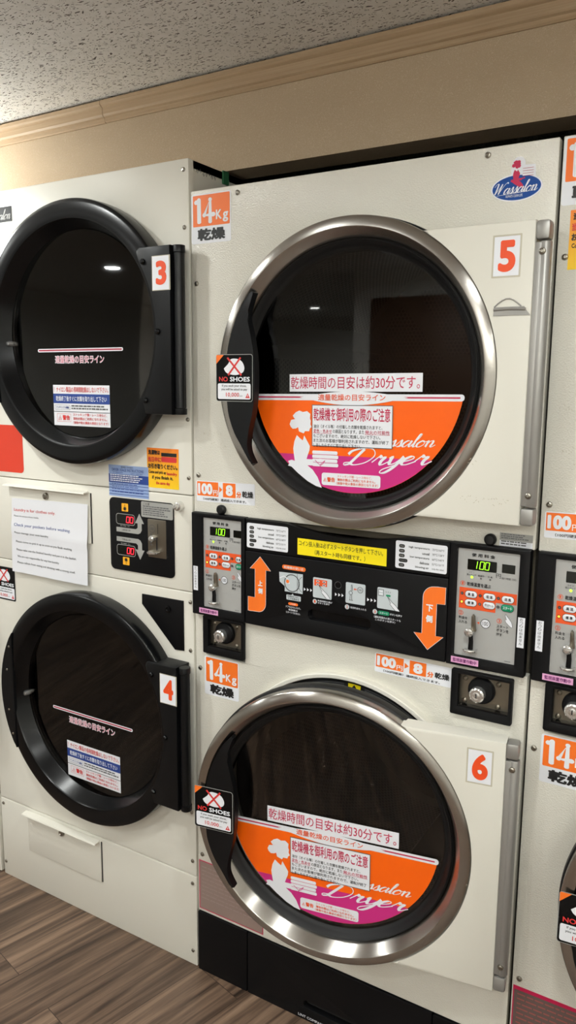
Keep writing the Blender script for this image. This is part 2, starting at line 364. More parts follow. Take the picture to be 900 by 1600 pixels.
class Print:
    def __init__(s, y, step=.00025, xf=None): s.bm = NB(); s.y = y; s.step = step; s.m = []; s.xf = xf; s.c = 0
    def up(s, L): s.c += 1; return L+(s.c % 24)*.03     # every shape a hair above the last
    def mi(s, m):
        if m not in s.m: s.m.append(m)
        return s.m.index(m)
    def v(s, x, z, L):
        if s.xf: x, z = s.xf(x, z)
        return s.bm.verts.new((x, s.y-s.step*L, z))
    def poly(s, pts, m, L=0):
        if area(pts) < 0: pts = pts[::-1]
        L = s.up(L)
        vs = [s.v(x, z, L) for x, z in pts]; i = s.mi(m)
        for t in tessellate_polygon([[Vector((x, z, 0)) for x, z in pts]]):
            a, b, c = (pts[k] for k in t)
            t = t if (b[0]-a[0])*(c[1]-a[1])-(c[0]-a[0])*(b[1]-a[1]) > 0 else t[::-1]
            try: s.bm.faces.new([vs[k] for k in t]).material_index = i
            except ValueError: pass
        return s
    def rect(s, x0, z0, x1, z1, m, L=0, r=0): return s.poly(rr(x0, z0, x1, z1, r), m, L)
    def ell(s, cx, cz, rx, rz, m, L=0, n=28): return s.poly(circ(cx, cz, rx, n, rz), m, L)
    def text(s, t, x0, z0, x1, z1, m, L=1, bold=0, shear=0, rot=0, keep=False):
        vs, fs = glyphs(t, bold, shear)
        if not vs: return s
        if rot: c, q = math.cos(rot), math.sin(rot); vs = [(a*c-b*q, a*q+b*c, e) for a, b, e in vs]
        ax, bx = min(p[0] for p in vs), max(p[0] for p in vs); az, bz = min(p[1] for p in vs), max(p[1] for p in vs)
        sx, sz = (x1-x0)/max(bx-ax, 1e-6), (z1-z0)/max(bz-az, 1e-6)
        if keep: sx = min(sx, sz)
        i = s.mi(m); L = s.up(L); nv = [s.v(x0+(a-ax)*sx, z0+(b-az)*sz, L+e) for a, b, e in vs]
        for f in fs:
            try: s.bm.faces.new([nv[k] for k in f]).material_index = i
            except ValueError: pass
        return s
    def stroke(s, pts, w, m, L=1, smooth=False, nib=None):
        p = spline(pts) if smooth else list(pts); i = s.mi(m); prev = None; L = s.up(L)
        for k, (x, z) in enumerate(p):
            a, b = p[max(k-1, 0)], p[min(k+1, len(p)-1)]; dx, dz = b[0]-a[0], b[1]-a[1]; l = math.hypot(dx, dz) or 1
            ww = w if nib is None else nib+(w-nib)*max(0, -dz/l)**.8
            q = (s.v(x-dz/l*ww/2, z+dx/l*ww/2, L+k*.006), s.v(x+dz/l*ww/2, z-dx/l*ww/2, L+k*.006))
            if prev:
                f = s.bm.faces.new((prev[1], q[1], q[0], prev[0])); f.material_index = i
            prev = q
        return s
    def ring(s, cx, cz, r, w, m, L=1, n=24): p = circ(cx, cz, r, n); return s.stroke(p+[p[0]], w, m, L)
    def frame(s, x0, z0, x1, z1, w, m, L=1, r=0): p = rr(x0, z0, x1, z1, r) if r else [(x0, z0), (x1, z0), (x1, z1), (x0, z1)]; p = p+[p[0]]; return s.stroke(p, w, m, L) if r else [s.rect(x0, z0, x1, z0+w, m, L), s.rect(x0, z1-w, x1, z1, m, L), s.rect(x0, z0, x0+w, z1, m, L), s.rect(x1-w, z0, x1, z1, m, L)][0]
    def script(s, word, x0, z0, x1, z1, m, L=1, w=.24, slant=.42, rise=0):
        st = []; x = 0
        for c in word:
            adv, ss = SCRIPT[c]
            for q in ss: st.append([(x+a+slant*b, b) for a, b in spline(q)])
            x += adv
        al = [p for q in st for p in q]; ax, bx = min(p[0] for p in al), max(p[0] for p in al); az, bz = min(p[1] for p in al), max(p[1] for p in al)
        sx, sz = (x1-x0)/(bx-ax), (z1-z0-abs(rise))/(bz-az)
        for q in st: s.stroke([(x0+(a-ax)*sx, z0+(b-az)*sz+rise*(a-ax)/(bx-ax)) for a, b in q], w*sz, m, L, nib=w*sz*.3)
        return s
    def lines(s, x0, z0, x1, z1, n, m, L=1, fill=.55, seed=1):
        """rows too small to read"""
        rnd = random.Random(seed); h = (z1-z0)/n
        for k in range(n):
            x = x0; zt = z1-k*h
            end = x0+(x1-x0)*rnd.uniform(.7, 1)
            while x < end:
                l = rnd.uniform(.6, 2.2)*h; s.rect(x, zt-h*fill, min(x+l, x1), zt, m, L); x += l+h*.28
        return s
    def build(s, name, parent, label=None): return link(name, s.bm, s.m, parent, label, smooth=False, recalc=False)

def screw(parent, x, z, y=0, r=.0058):
    b = lathe(NB(), [(0, y-r*.62), (r*.42, y-r*.6), (r*.45, y-r*.3), (r*.5, y-r*.58), (r*.85, y-r*.42), (r, y-r*.1), (r, y+.001)], x, z, 16)
    return link('screw', b, SCREWM, parent)
def woman(P, f, m, L=1):
    """silhouette with a bun, long dress and outstretched arm; f maps decal metres"""
    head = [(299, 1465), (290, 1461), (283, 1454), (286, 1449), (289, 1447), (279, 1445), (275, 1436), (278, 1430), (283, 1426), (291, 1427), (296, 1430), (298, 1421), (310, 1417), (313, 1422), (323, 1422), (325, 1428), (329, 1431), (326, 1437), (327, 1444), (325, 1449), (326, 1458), (318, 1464), (308, 1462)]
    body = [(293, 1413), (300, 1407), (308, 1402), (311, 1413), (318, 1402), (325, 1391), (324, 1382), (320, 1372), (317, 1363), (340, 1363), (352, 1367), (358, 1360), (340, 1356), (333, 1350), (319, 1350), (332, 1341), (344, 1326), (354, 1304), (340, 1307), (320, 1316), (296, 1332), (280, 1345), (271, 1347), (274, 1352), (271, 1357), (280, 1360), (288, 1358), (286, 1370), (284, 1384), (287, 1400)]
    for p in (head, body): P.poly([f(a/1000, b/1000) for a, b in p], m, L)

# ------------------------------------------------------------------ room
def structure(name, bm, m): o = link(name, bm, m, smooth=False); o['kind'] = 'structure'; return o
PAINT = mat('off_white_wall_paint', (238, 237, 232), .8)
XL, XR, YB = -4.0, 2.9, -6.4
b = NB(); box(b, XL-.1, YB-.1, -.08, XR+.1, 1.3, 0); structure('floor', b, FLOORM)
b = NB(); box(b, XL-.1, YB-.1, CEIL, XR+.1, 1.3, CEIL+.08); structure('ceiling', b, CEILM)
b = NB(); box(b, XL, .15, 2.018, XR, .235, CEIL); box(b, XL, .15, 0, -1.56, .235, 2.018); box(b, 1.64, .15, 0, XR, .235, 2.018); structure('wall_back', b, WALLP)
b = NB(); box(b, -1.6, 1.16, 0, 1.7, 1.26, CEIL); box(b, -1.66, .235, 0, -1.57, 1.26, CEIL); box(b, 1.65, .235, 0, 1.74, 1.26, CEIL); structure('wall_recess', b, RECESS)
b = NB(); box(b, XL-.1, YB, 0, XL, .3, CEIL); structure('wall_left', b, PAINT)
b = NB(); box(b, XR, YB, 0, XR+.1, .3, CEIL); structure('wall_right', b, PAINT)
b = NB(); box(b, XL-.1, YB-.1, 0, -1.12, YB, CEIL); box(b, -1.22, YB, 0, -1.12, -3.4, CEIL); box(b, -1.22, -3.4, 0, XR+.1, -3.3, CEIL); structure('wall_front', b, PAINT)
def moulding(name, x0, x1, dz):
    prof = [(.15, 2.186), (.146, 2.186), (.143, 2.189), (.143, 2.196), (.138, 2.199), (.135, 2.204), (.135, 2.219), (.130, 2.222), (.126, 2.226), (.126, 2.2345), (.15, 2.2345)]
    b = NB(); A = [b.verts.new((x0, y, z+dz[0])) for y, z in prof]; B = [b.verts.new((x1, y, z+dz[1])) for y, z in prof]; n = len(prof)
    for i in range(n): b.faces.new((A[i], A[(i+1) % n], B[(i+1) % n], B[i]))
    b.faces.new(A); b.faces.new(B[::-1]); structure(name, b, MOULD)
moulding('trim_1', XL, -.3905, (-.013, -.004)); moulding('trim_2', -.3890, XR, (-.0035, .0015))

# ------------------------------------------------------------------ dryers with steel doors
ZD = .944                    # lower door hangs this much below the upper one
CX, CZ = .4225, 1.5335       # centre of the upper door, in the dryer's own frame
def disc_arc(cx, cz, r, zcut, n=40):
    a = math.degrees(math.asin((zcut-cz)/r)); return arcpts(cx, cz, r, 180-a, 360+a, n)
def door_decal(door):
    a = math.radians(.65)
    xf = lambda x, z: (CX+(x-CX)*math.cos(a)-(z-1.49)*math.sin(a), 1.49+(x-CX)*math.sin(a)+(z-1.49)*math.cos(a))
    P = Print(-.0204, xf=xf); R = .2365; zt = 1.4965
    P.poly(disc_arc(CX, CZ, R, zt), ORANGED, 0)
    P.poly(disc_arc(CX, CZ, R-.0005, 1.373), MAGENTA, 1)
    P.rect(.187, 1.4865, .658, 1.4995, WHITE, 2, .006)
    P.rect(.193, 1.4915, .335, 1.4945, CRIM, 3); P.rect(.508, 1.4915, .650, 1.4945, CRIM, 3)
    P.poly([(.300, 1.493)]+[(.300+.245*k/20, 1.493+.012*math.sin(PI*k/20)) for k in range(1, 20)]+[(.545, 1.493)]+[(.545-.245*k/20, 1.493-.016*math.sin(PI*k/20)) for k in range(1, 20)], WHITE, 4)
    P.rect(.338, 1.488, .503, 1.499, WHITE, 5)
    P.text('適量乾燥の目安ライン', .345, 1.4862, .497, 1.4995, BURN, 6, .014)
    woman(P, lambda x, z: (x, z), WHITE, 2)
    for k in range(4):
        P.rect(.331, 1.3490+k*.0085, .393-.002*(k % 2), 1.3565+k*.0085, WHITE, 3, .003)
    for k in range(1, 4): P.stroke([(.333, 1.349+k*.0085), (.36, 1.3487+k*.0085), (.391, 1.349+k*.0085)], .0008, MAGENTA, 4)
    P.stroke([(.338, 1.362), (.352, 1.352), (.362, 1.362), (.350, 1.350), (.372, 1.347), (.386, 1.3475)], .0011, MAGENTA, 5, True)
    P.script('ssalon', .505, 1.396, .603, 1.4245, WHITE, 2, .34, .45, .003)
    P.script('Dryer', .405, 1.338, .597, 1.399, WHITE, 3, .42, .42, .010)
    P.rect(.354, 1.3105, .489, 1.3365, WHITE, 3, .005)
    P.stroke([(.3585, 1.3185), (.3655, 1.3185), (.362, 1.3255), (.3585, 1.3185)], .001, BURN, 4); P.rect(.3615, 1.3195, .3625, 1.323, BURN, 4)
    P.text('警告', .367, 1.3175, .3855, 1.3275, BURN, 4, .03)
    P.text('ストッキング類・レース地など、', .391, 1.3280, .470, 1.3335, BURN, 4); P.text('薄物衣類はご利用になれません。', .391, 1.3205, .478, 1.3265, BURN, 4, .015); P.text('（損傷や発火事故の原因となります）', .389, 1.3130, .484, 1.3190, BURN, 4, .01)
    P.build('safety_decal', door, 'orange and magenta half-round decal with white script')
    P = Print(-.0216, xf=xf)
    P.rect(.2757, 1.5045, .5743, 1.5405, WHITE, 0); P.text('乾燥時間の目安は約30分です。', .279, 1.5100, .569, 1.5355, CRIM, 1, .004)
    P.build('time_strip', door, 'white strip with crimson lettering')
    P = Print(-.0222, xf=xf)
    P.rect(.3305, 1.3915, .5140, 1.4775, GREYD, 0); P.rect(.3320, 1.3930, .5125, 1.4760, WHITE, 1)
    P.text('乾燥機を御利用の際のご注意', .3345, 1.4445, .5085, 1.4715, CRIM, 2, .016)
    for k, (t, xe) in enumerate((('油分（オイル等）の付着した衣類を乾燥されますと、', .492), ('変色・色あせの原因となります。また発火の可能性', .508), ('もございますので、絶対に乾燥しないで下さい。', .488), ('また次のお客様が御利用されますので、運転が終了', .506), ('しましたらすぐに取り出して下さい。', .445))):
        z = 1.4370-k*.0098
        if k == 1:
            P.text('変色・色あせ', .3345, z-.0078, .378, z, CRIM, 2, .012); P.rect(.3345, z-.0088, .378, z-.0082, CRIM, 2); P.text('の原因となります。また', .380, z-.0078, .452, z, INK, 2, .006); P.text('発火の可能性', .454, z-.0078, .508, z, CRIM, 2, .012); P.rect(.454, z-.0088, .508, z-.0082, CRIM, 2)
        else: P.text(t, .3345, z-.0078, xe, z, INK, 2, .006)
    P.build('notice_label', door, 'white boxed notice with crimson heading')
def steel_door(root, num, zc, ang, variant=0, dx=0):
    d = bpy.data.objects.new('door', None); COL.objects.link(d); d.parent = root; d.empty_display_size = .05
    d.location = (.77+dx, -.06, zc); d.rotation_euler = (0, 0, math.radians(ang)); ORG[0] = Vector((.77, -.06, CZ))
    # hinge-side panel with the round bite taken out of it
    r = .306; a = math.degrees(math.asin(.2635/r))
    outl = [(.782, CZ-.2635), (.782, CZ+.2635)]+arcpts(CX, CZ, r, a, -a, 40)
    b = plate(NB(), [outl], -.060, -.022, .003); link('door_panel', b, CREAMD, d)
    ring = [(.300, -.026), (.3045, -.030), (.3055, -.036), (.3058, -.0545), (.3050, -.0575), (.3030, -.0595), (.2960, -.0622), (.2880, -.0642), (.2845, -.0640), (.2822, -.0622), (.2700, -.0355), (.2668, -.032), (.264, -.026)]
    link('steel_ring', lathe(NB(), ring, CX, CZ, 144, close=True), STEEL, d, 'brushed steel door ring')
    rub = [(.2675, -.0255), (.2665, -.0345), (.263, -.0385), (.2595, -.036), (.2545, -.0275), (.251, -.0225), (.248, -.0205), (.244, -.0145), (.262, -.010), (.300, -.0085), (.3080, -.010), (.3095, -.020), (.3085, -.032), (.304, -.034)]
    link('rubber_gasket', lathe(NB(), rub, CX, CZ, 120, close=True), RUBBER, d, 'black rubber door gasket')
    link('door_glass', lathe(NB(), [(0, -.0200), (.251, -.0200), (.251, -.0160), (0, -.0160)], CX, CZ, 96), GLASS, d, 'dark see-through door glass')
    # crescent grip
    hl = [(.2085, 1.708), (.196, 1.695), (.184, 1.679), (.167, 1.646), (.154, 1.612), (.147, 1.580), (.144, 1.53), (.146, 1.479), (.151, 1.448), (.165, 1.413), (.183, 1.386), (.203, 1.355), (.210, 1.3478)]
    hr = [(.2148, 1.350), (.207, 1.362), (.200, 1.378), (.199, 1.398), (.204, 1.428), (.212, 1.460), (.2165, 1.50), (.217, 1.545), (.2145, 1.581), (.207, 1.618), (.200, 1.645), (.1985, 1.662), (.206, 1.685), (.2135, 1.705)]
    b = plate(NB(), [spline(hl, 3)+spline(hr, 3)], -.0685, -.050, .0025)
    link('door_handle', b, BLACK, d, 'black crescent door handle')
    tag_print('warning_tag', d, .1185, 1.4805, .2135, 1.5800, -.0700, curled=ang != 0)
    P = Print(-.0602); P.rect(.7095, 1.7045, .7600, 1.7765, CLEARS, 0, .001); P.rect(.7125, 1.7075, .7570, 1.7735, WHITE, 1)
    digit(P, num, .7205, 1.7140, .7505, 1.7670); P.build('number_sticker', d, 'white sticker with a red number')
    # long hinge barrel
    b = zlathe(NB(), [(.0095, 1.305), (.0105, 1.307), (.0105, 1.760), (.0095, 1.762)], .7975, -.0475, 24)
    box(b, .780, -.0565, 1.306, .794, -.040, 1.761, .002); link('hinge_barrel', b, GREYP, d, 'long grey hinge barrel')
    for z in (1.745, 1.326): screw(d, .7945, z, -.0575, .006)
    for z0, z1 in ((1.7645, 1.7965), (1.2705, 1.3025)):
        b = NB(); box(b, .7815, -.0585, z0, .8055, -.028, z1, .005); link('hinge_knuckle', b, GREYP, d, 'square grey hinge knuckle')
    if variant == 5:
        b = NB(); pts = [(.7165, 1.640), (.781, 1.640), (.7745, 1.6475), (.770, 1.655), (.7175, 1.655)]
        plate(b, [pts], -.0612, -.0601); tube(b, [(.7175+.0068*k, -.0613, 1.655+.014*math.sin(PI*k/7)) for k in range(8)], .0011, 6)
        tube(b, [(.717, -.0615, 1.6505), (.745, -.062, 1.6515), (.773, -.0615, 1.650)], .0024, 8)
        link('torn_tape', b, GREYP, d, 'torn strip of silvery tape')
    door_decal(d)
    rnd = random.Random(num)
    for x0, z0, n in ((.668, 1.376, 9), (.672, 1.305, 26)) if variant == 5 else ((.70, 1.48, 8),):
        P = Print(-.0602)
        for k in range(n):
            x, z = x0+rnd.random()*.006*n*.55, z0+rnd.random()*.012; P.stroke([(x, z), (x+rnd.uniform(-.003, .004), z+rnd.uniform(-.003, .003))], .0009, CLEARS, 1)
        P.build('worn_marking', d, 'faint rubbed-off marks')
    ORG[0] = Vector((0, 0, 0))
    return d
def digit(P, n, x0, z0, x1, z1): P.text(str(n), x0, z0, x1, z1, REDN, 2, .045)
def tag_print(name, parent, x0, z0, x1, z1, y, curled=False):
    w, h = x1-x0, z1-z0; P = Print(y); X = lambda a: x0+a*w; Z = lambda a: z0+a*h
    P.rect(x0, z0, x1, z1, GREYL, 0, .006); P.rect(X(.012), Z(.012), X(.988), Z(.988), BLACKG, 1, .005)
    P.poly([(X(.012), Z(.80)), (X(.012), Z(.975)), (X(.03), Z(.988)), (X(.22), Z(.988))], ORANGE, 2)
    # a shoe and the red cross over it
    P.poly([(X(a), Z(c)) for a, c in spline([(.22, .70), (.34, .80), (.42, .90), (.60, .90), (.72, .84), (.78, .72), (.74, .62), (.58, .565), (.40, .575), (.28, .62), (.22, .70)], 4)[:-1]], WHITE, 2)
    P.stroke([(X(.32), Z(.93)), (X(.70), Z(.56))], .0042, REDT, 3); P.stroke([(X(.68), Z(.93)), (X(.34), Z(.56))], .0042, REDT, 3)
    P.text('NO', X(.09), Z(.425), X(.33), Z(.525), REDT, 3, .03); P.text('SHOES', X(.39), Z(.425), X(.93), Z(.525), WHITE, 3, .03)
    P.rect(X(.05), Z(.05), X(.95), Z(.385), WHITE, 2, .004)
    P.text('If you wash your shoes,', X(.17), Z(.30), X(.84), Z(.36), INK, 3, .01); P.text('you will be asked to pay', X(.15), Z(.225), X(.86), Z(.285), INK, 3, .01)
    P.text('10,000', X(.28), Z(.09), X(.64), Z(.19), REDT, 3, .012); P.text('yen', X(.65), Z(.10), X(.73), Z(.13), GREYD, 3)
    P.poly([(X(.81), Z(.08)), (X(.93), Z(.08)), (X(.87), Z(.185))], REDT, 3); P.rect(X(.863), Z(.105), X(.877), Z(.15), WHITE, 4)
    return P.build(name, parent, 'black and white NO SHOES sticker')
def cap_sticker(parent, x0, z0, x1, z1):
    P = Print(-.0004); w, h = x1-x0, z1-z0; zm = z0+.345*h; e = .006*h/.1
    P.rect(x0, z0, x1, z1, WHITE, 0, .005); P.rect(x0+.045*w, zm, x1-.03*w, z1-.03*h, ORANGE, 1, .002)
    ax = lambda a: x0+a*w
    az = lambda a: z0+a*h
    # rounded 1 and 4, then Kg
    P.stroke([(ax(.13), az(.835)), (ax(.20), az(.87)), (ax(.205), az(.43))], .10*w, WHITE, 2); P.ell(ax(.205), az(.43), .05*w, .03*h, WHITE, 2); P.ell(ax(.13), az(.835), .05*w, .045*h, WHITE, 2); P.ell(ax(.20), az(.872), .05*w, .045*h, WHITE, 2)
    P.stroke([(ax(.485), az(.42)), (ax(.485), az(.86)), (ax(.335), az(.565)), (ax(.565), az(.565))], .092*w, WHITE, 2); P.ell(ax(.485), az(.42), .046*w, .03*h, WHITE, 2); P.ell(ax(.485), az(.865), .046*w, .04*h, WHITE, 2); P.ell(ax(.335), az(.565), .046*w, .045*h, WHITE, 2); P.ell(ax(.57), az(.565), .046*w, .044*h, WHITE, 2)
    P.text('K', ax(.63), az(.455), ax(.775), az(.645), WHITE, 2, .03); P.text('g', ax(.80), az(.39), ax(.935), az(.59), WHITE, 2, .03)
    P.text('乾燥', ax(.16), az(.055), ax(.86), az(.30), INK, 2, .045); return P.build('capacity_sticker', parent, 'orange and white 14Kg sticker')
def price_sticker(parent, x0, z0, x1, z1, tilt=0):
    c, s = math.cos(tilt), math.sin(tilt)
    P = Print(-.0004, xf=lambda x, z: (x0+(x-x0)*c-(z-z1)*s, z1+(x-x0)*s+(z-z1)*c)); w, h = x1-x0, z1-z0; X = lambda a: x0+a*w; Z = lambda a: z0+a*h
    P.rect(x0, z0, x1, z1, WHITE, 0, .003); P.rect(X(.015), Z(.28), X(.385), Z(.96), ORANGE, 1); P.rect(X(.465), Z(.28), X(.68), Z(.96), ORANGE, 1)
    P.poly([(X(.40), Z(.48)), (X(.40), Z(.78)), (X(.455), Z(.63))], ORANGE, 1)
    P.text('100', X(.03), Z(.35), X(.285), Z(.88), WHITE, 2, .06); P.text('円', X(.295), Z(.34), X(.375), Z(.58), WHITE, 2, .02)
    P.text('8', X(.515), Z(.36), X(.635), Z(.88), WHITE, 2, .06); P.text('分', X(.695), Z(.31), X(.775), Z(.60), ORANGE, 2, .04); P.text('乾燥', X(.79), Z(.33), X(.975), Z(.64), INK, 2, .03)
    P.text('（100円硬貨）連続投入できます。', X(.12), Z(.07), X(.86), Z(.20), INK, 2, .012)
    return P.build('price_sticker', parent, 'orange and white 100 yen for 8 minutes sticker')
def lock_box(parent, x0, x1, z0=.867, z1=.960):
    b = NB(); w = x1-x0
    inn = rr(x0+.015, z0+.018, x1-.007, z1-.008, .001, 2)
    plate(b, [rr(x0, z0, x1, z1, .003, 3), inn], -.010, .001, .0012); t = link('lock_box', b, BLACKM, parent, 'recessed black lock box')
    b = NB(); box(b, x0+.008, .006, z0+.006, x1-.004, .012, z1-.004); xa, xb = x0+.015, x1-.007
    link('lock_plate', b, PLATE, t, 'dull metal lock plate')
    b = NB(); plate(b, [[(xa, z0+.018), (xb, z0+.018), (xb, z0+.021), (xa, z0+.021)]], -.008, .006); link('box_ledge', b, BLACKG, t)
    cx, cz = x0+.465*w, z0+.56*(z1-z0)
    b = lathe(NB(), [(0, -.004), (.024, -.004), (.0265, -.001), (.027, .006)], cx+.002, cz+.003, 32); link('lock_bezel', b, BLACKM, t)
    cx -= .002; cz -= .002
    b = NB(); prof = [(0, -.0185), (.0120, -.0185), (.0148, -.0165), (.0158, -.010), (.0152, -.004), (.0152, 0)]; lathe(b, prof, cx, cz, 32)
    for k in range(7):
        a = 2*PI*k/7+.2; lathe(b, [(0, -.0186), (.0012, -.0182), (.0018, -.015), (.0018, -.008)], cx+.0140*math.cos(a), cz+.0140*math.sin(a), 10)
    lathe(b, [(.0075, -.0190), (.0060, -.0196), (0, -.0196)], cx, cz, 20)
    link('lock_cylinder', b, CHROME, t, 'chrome tubular lock')
    b = NB(); box(b, cx-.0011, -.0200, cz-.0045, cx+.0011, -.0194, cz+.0045); link('keyhole', b, INK, t)
    for dx, dz in ((.025, .027), (.025, .074), (.092, .027), (.092, .074)):
        link('rivet', lathe(NB(), [(0, .002), (.003, .0025), (.0052, .0045), (.0055, .0065)], x0+dx*w/.123, z0+dz, 14), PLATE, t)
    return t
def seven(P, s, x0, z0, x1, z1, m, L=1, w=None, slant=.12):
    """seven-segment figures"""
    segs = {'0': 'abcdef', '1': 'bc', '8': 'abcdefg'}; n = len(s); W1 = (x1-x0)/n; h = z1-z0; w = w or W1*.13
    for k, c in enumerate(s):
        a, bb = x0+k*W1+W1*.14, x0+(k+1)*W1-W1*.14
        if c == '1': bb -= W1*.28
        pt = lambda x, z: (x+slant*(z-z0), z)
        L_ = {'a': ((a, z1), (bb, z1)), 'b': ((bb, z0+h/2), (bb, z1)), 'c': ((bb, z0), (bb, z0+h/2)), 'd': ((a, z0), (bb, z0)), 'e': ((a, z0), (a, z0+h/2)), 'f': ((a, z0+h/2), (a, z1)), 'g': ((a, z0+h/2), (bb, z0+h/2))}
        for q in segs[c]: P.stroke([pt(*L_[q][0]), pt(*L_[q][1])], w, m, L)
def coin_unit(parent, x0, x1, fx0, fx1, white_x, lit):
    """grey coin face in a black surround; face spans fx0..fx1"""
    b = NB(); plate(b, [rr(x0, .971, x1, 1.2185, .002, 2), rr(fx0, .992, fx1, 1.2085, .002, 2)], -.016, .002, .002)
    t = link('coin_unit', b, BLACKM, parent, 'black coin unit with grey face')
    b = NB(); plate(b, [rr(fx0-.002, .990, fx1+.002, 1.2105, .002, 2)], -.0105, .0)
    link('face_plate', b, FACE, t, 'silver grey face plate')
    X = lambda a: fx0+a      # metres from the left edge of the face
    P = Print(-.0108)
    P.text('使 用 料 金', X(.027), 1.1935, X(.0725), 1.2005, INK, 1, .03)
    P.text('コイン', X(.022), 1.1605, X(.034), 1.1640, INK, 1); P.text('投入ランプ', X(.019), 1.1555, X(.037), 1.1590, INK, 1, .01); P.text('乾燥中', X(.041), 1.1555, X(.053), 1.1590, INK, 1, .01); P.text('冷 風', X(.060), 1.1555, X(.069), 1.1590, INK, 1, .01)
    P.text('円', X(.076), 1.1575, X(.085), 1.1660, INK, 1); P.text('残り時間（分）', X(.087), 1.1560, X(.114), 1.1605, INK, 1)
    P.ring(X(.0115), 1.1385, .0044, .0008, BURN, 1, 18); P.text('1', X(.0100), 1.1360, X(.0128), 1.1412, BURN, 1, .02); P.text('乾燥温度を選ぶ', X(.020), 1.1345, X(.067), 1.1425, INK, 1, .02)
    x1b = min(.1175, fx1-fx0-.001)
    Q = Print(-.0108); Q.poly([(X(.0055), 1.0885), (X(.078), 1.0885), (X(.078), 1.1085), (X(x1b), 1.1095), (X(x1b), 1.1305), (X(.0055), 1.1305)], BURN, 1); Q.build('key_field', t, 'orange printed key field')
    P.ring(X(.0105), 1.0790, .0044, .0008, BURN, 1, 18); P.text('2', X(.0088), 1.0765, X(.0122), 1.0817, BURN, 1, .02)
    P.text('料金を', X(.0065), 1.0665, X(.0240), 1.0725, INK, 1, .015); P.text('入れる', X(.0065), 1.0580, X(.0235), 1.0640, INK, 1, .015)
    P.poly([(X(.043), 1.0635), (X(.048), 1.0610), (X(.048), 1.0660)], BURN, 1)
    Q = Print(-.0108); Q.ell(X(.0600), 1.0640, .0088, .0088, WHITE, 1); Q.ring(X(.0600), 1.0640, .0088, .0011, INK, 2); Q.text('100', X(.0545), 1.0600, X(.0655), 1.0680, INK, 2); Q.build('coin_mark', t, 'white 100 coin mark')
    P.ring(X(.0865), 1.0740, .0044, .0008, BURN, 1, 18); P.text('3', X(.0848), 1.0715, X(.0882), 1.0767, BURN, 1, .02)
    P.text('スタート', X(.082), 1.0605, X(.1045), 1.0665, INK, 1, .015); P.text('ボタンを', X(.082), 1.0525, X(.1055), 1.0590, INK, 1, .015); P.text('押す', X(.082), 1.0440, X(.093), 1.0505, INK, 1, .015)
    hand = [(.0985, 1.0895), (.1015, 1.085), (.106, 1.080), (.110, 1.075), (.1125, 1.066), (.1095, 1.0645), (.104, 1.069), (.0990, 1.0735), (.0975, 1.078), (.1005, 1.0785), (.0975, 1.086)]
    Q = Print(-.0108); Q.poly([(min(X(a), fx1-.0005), c) for a, c in hand], WHITE, 1); Q.stroke([(min(X(a), fx1-.0005), c) for a, c in hand+hand[:1]], .0006, INK, 2); Q.build('pointing_hand', t, 'white printed pointing hand')
    P.rect(fx1-.02, .996, fx1-.008, .997, GREYD, 1)
    P.build('face_print', t, 'coin face lettering')
    w2 = fx1-fx0
    P = Print(-.0112); P.rect(X(.0195), 1.1670, X(.0765), 1.1880, DISP, 0, .001); seven(P, '100', X(.0315), 1.1705, X(.0625), 1.1850, DIGG, 1)
    P.build('amount_display', t, 'green figures reading 100')
    P = Print(-.0112); P.rect(X(.0865), 1.1690, min(X(.1115), fx1-.0015), 1.1860, DISP, 0, .0008); P.build('time_display', t, 'blank black display')
    P = Print(-.0112); P.ell(X(.0290), 1.1525, .0026, .0026, LEDG if lit else DISP, 0, 14); P.ell(X(.047), 1.1520, .0019, .0019, GREYD, 0, 12); P.ell(X(.065), 1.1520, .0019, .0019, GREYD, 0, 12); P.build('indicator_lamp', t)
    names = ['高 温', '低 温', '送 風', '標 準', 'デリケート', 'スタート']
    for k in range(6):
        cx, cz = X((.0295, .0655, .1010)[k % 3]), (1.1185, 1.1015)[k//3]; hw = min(.0120, fx1-cx-.0008); m = GREEN if k == 5 else WHITE
        b = NB(); plate(b, [rr(cx-hw, cz-.0068, cx+hw, cz+.0068, .0068, 6)], -.0122, -.0104, .0006); bt = link('start_button' if k == 5 else 'program_button', b, m, t, 'green start button' if k == 5 else None)
        P = Print(-.0124); P.frame(cx-hw, cz-.0068, cx+hw, cz+.0068, .0008, INK, 0, .0068); lg = .0085 if k > 3 else .0062
        P.text(names[k], cx-min(lg, hw-.002), cz-.0030, cx+min(lg, hw-.002), cz+.0030, WHITE if k == 5 else INK, 1, .02)
        P.ell(cx-.0180, cz, .0030, .0030, INK, 0, 14)
        if k == 3: P.ell(cx-.0180, cz, .0020, .0020, LEDY, 1, 12)
        else: P.ell(cx-.0180, cz, .0020, .0020, GREYD, 1, 12)
        P.build('button_print', t)
    # coin slot cheek, return lever and cup
    b = NB(); plate(b, [[(X(.0352), 1.0485), (X(.0435), 1.0470), (X(.0420), 1.0535), (X(.0398), 1.0760), (X(.0360), 1.0800), (X(.0345), 1.0760)]], -.0200, -.0105, .001)
    link('coin_slot', b, PLATE, t, 'raised steel coin slot')
    b = lathe(NB(), [(0, -.0280), (.0050, -.0275), (.0082, -.0245), (.0088, -.0200), (.0078, -.0105)], X(.0315), 1.0440, 24)
    box(b, X(.0275), -.0292, 1.0475, X(.0400), -.0272, 1.0500, .0008)
    link('return_knob', b, CHROME, t, 'round chrome coin return knob')
    b = NB(); tube(b, [(X(.0345), -.0190, 1.0400), (X(.0355), -.0180, 1.026), (X(.0350), -.0180, 1.0100)], [.0042, .0046, .0050], 14)
    link('return_chute', b, BLACKG, t); b = NB()
    zlathe(b, [(.0095, 1.0040), (.0135, 1.0055), (.0145, 1.0085), (.0140, 1.0105), (.0105, 1.0085), (.0095, 1.0065)], X(.0335), -.0160, 22); link('return_cup', b, CHROME, t, 'chrome coin return cup')
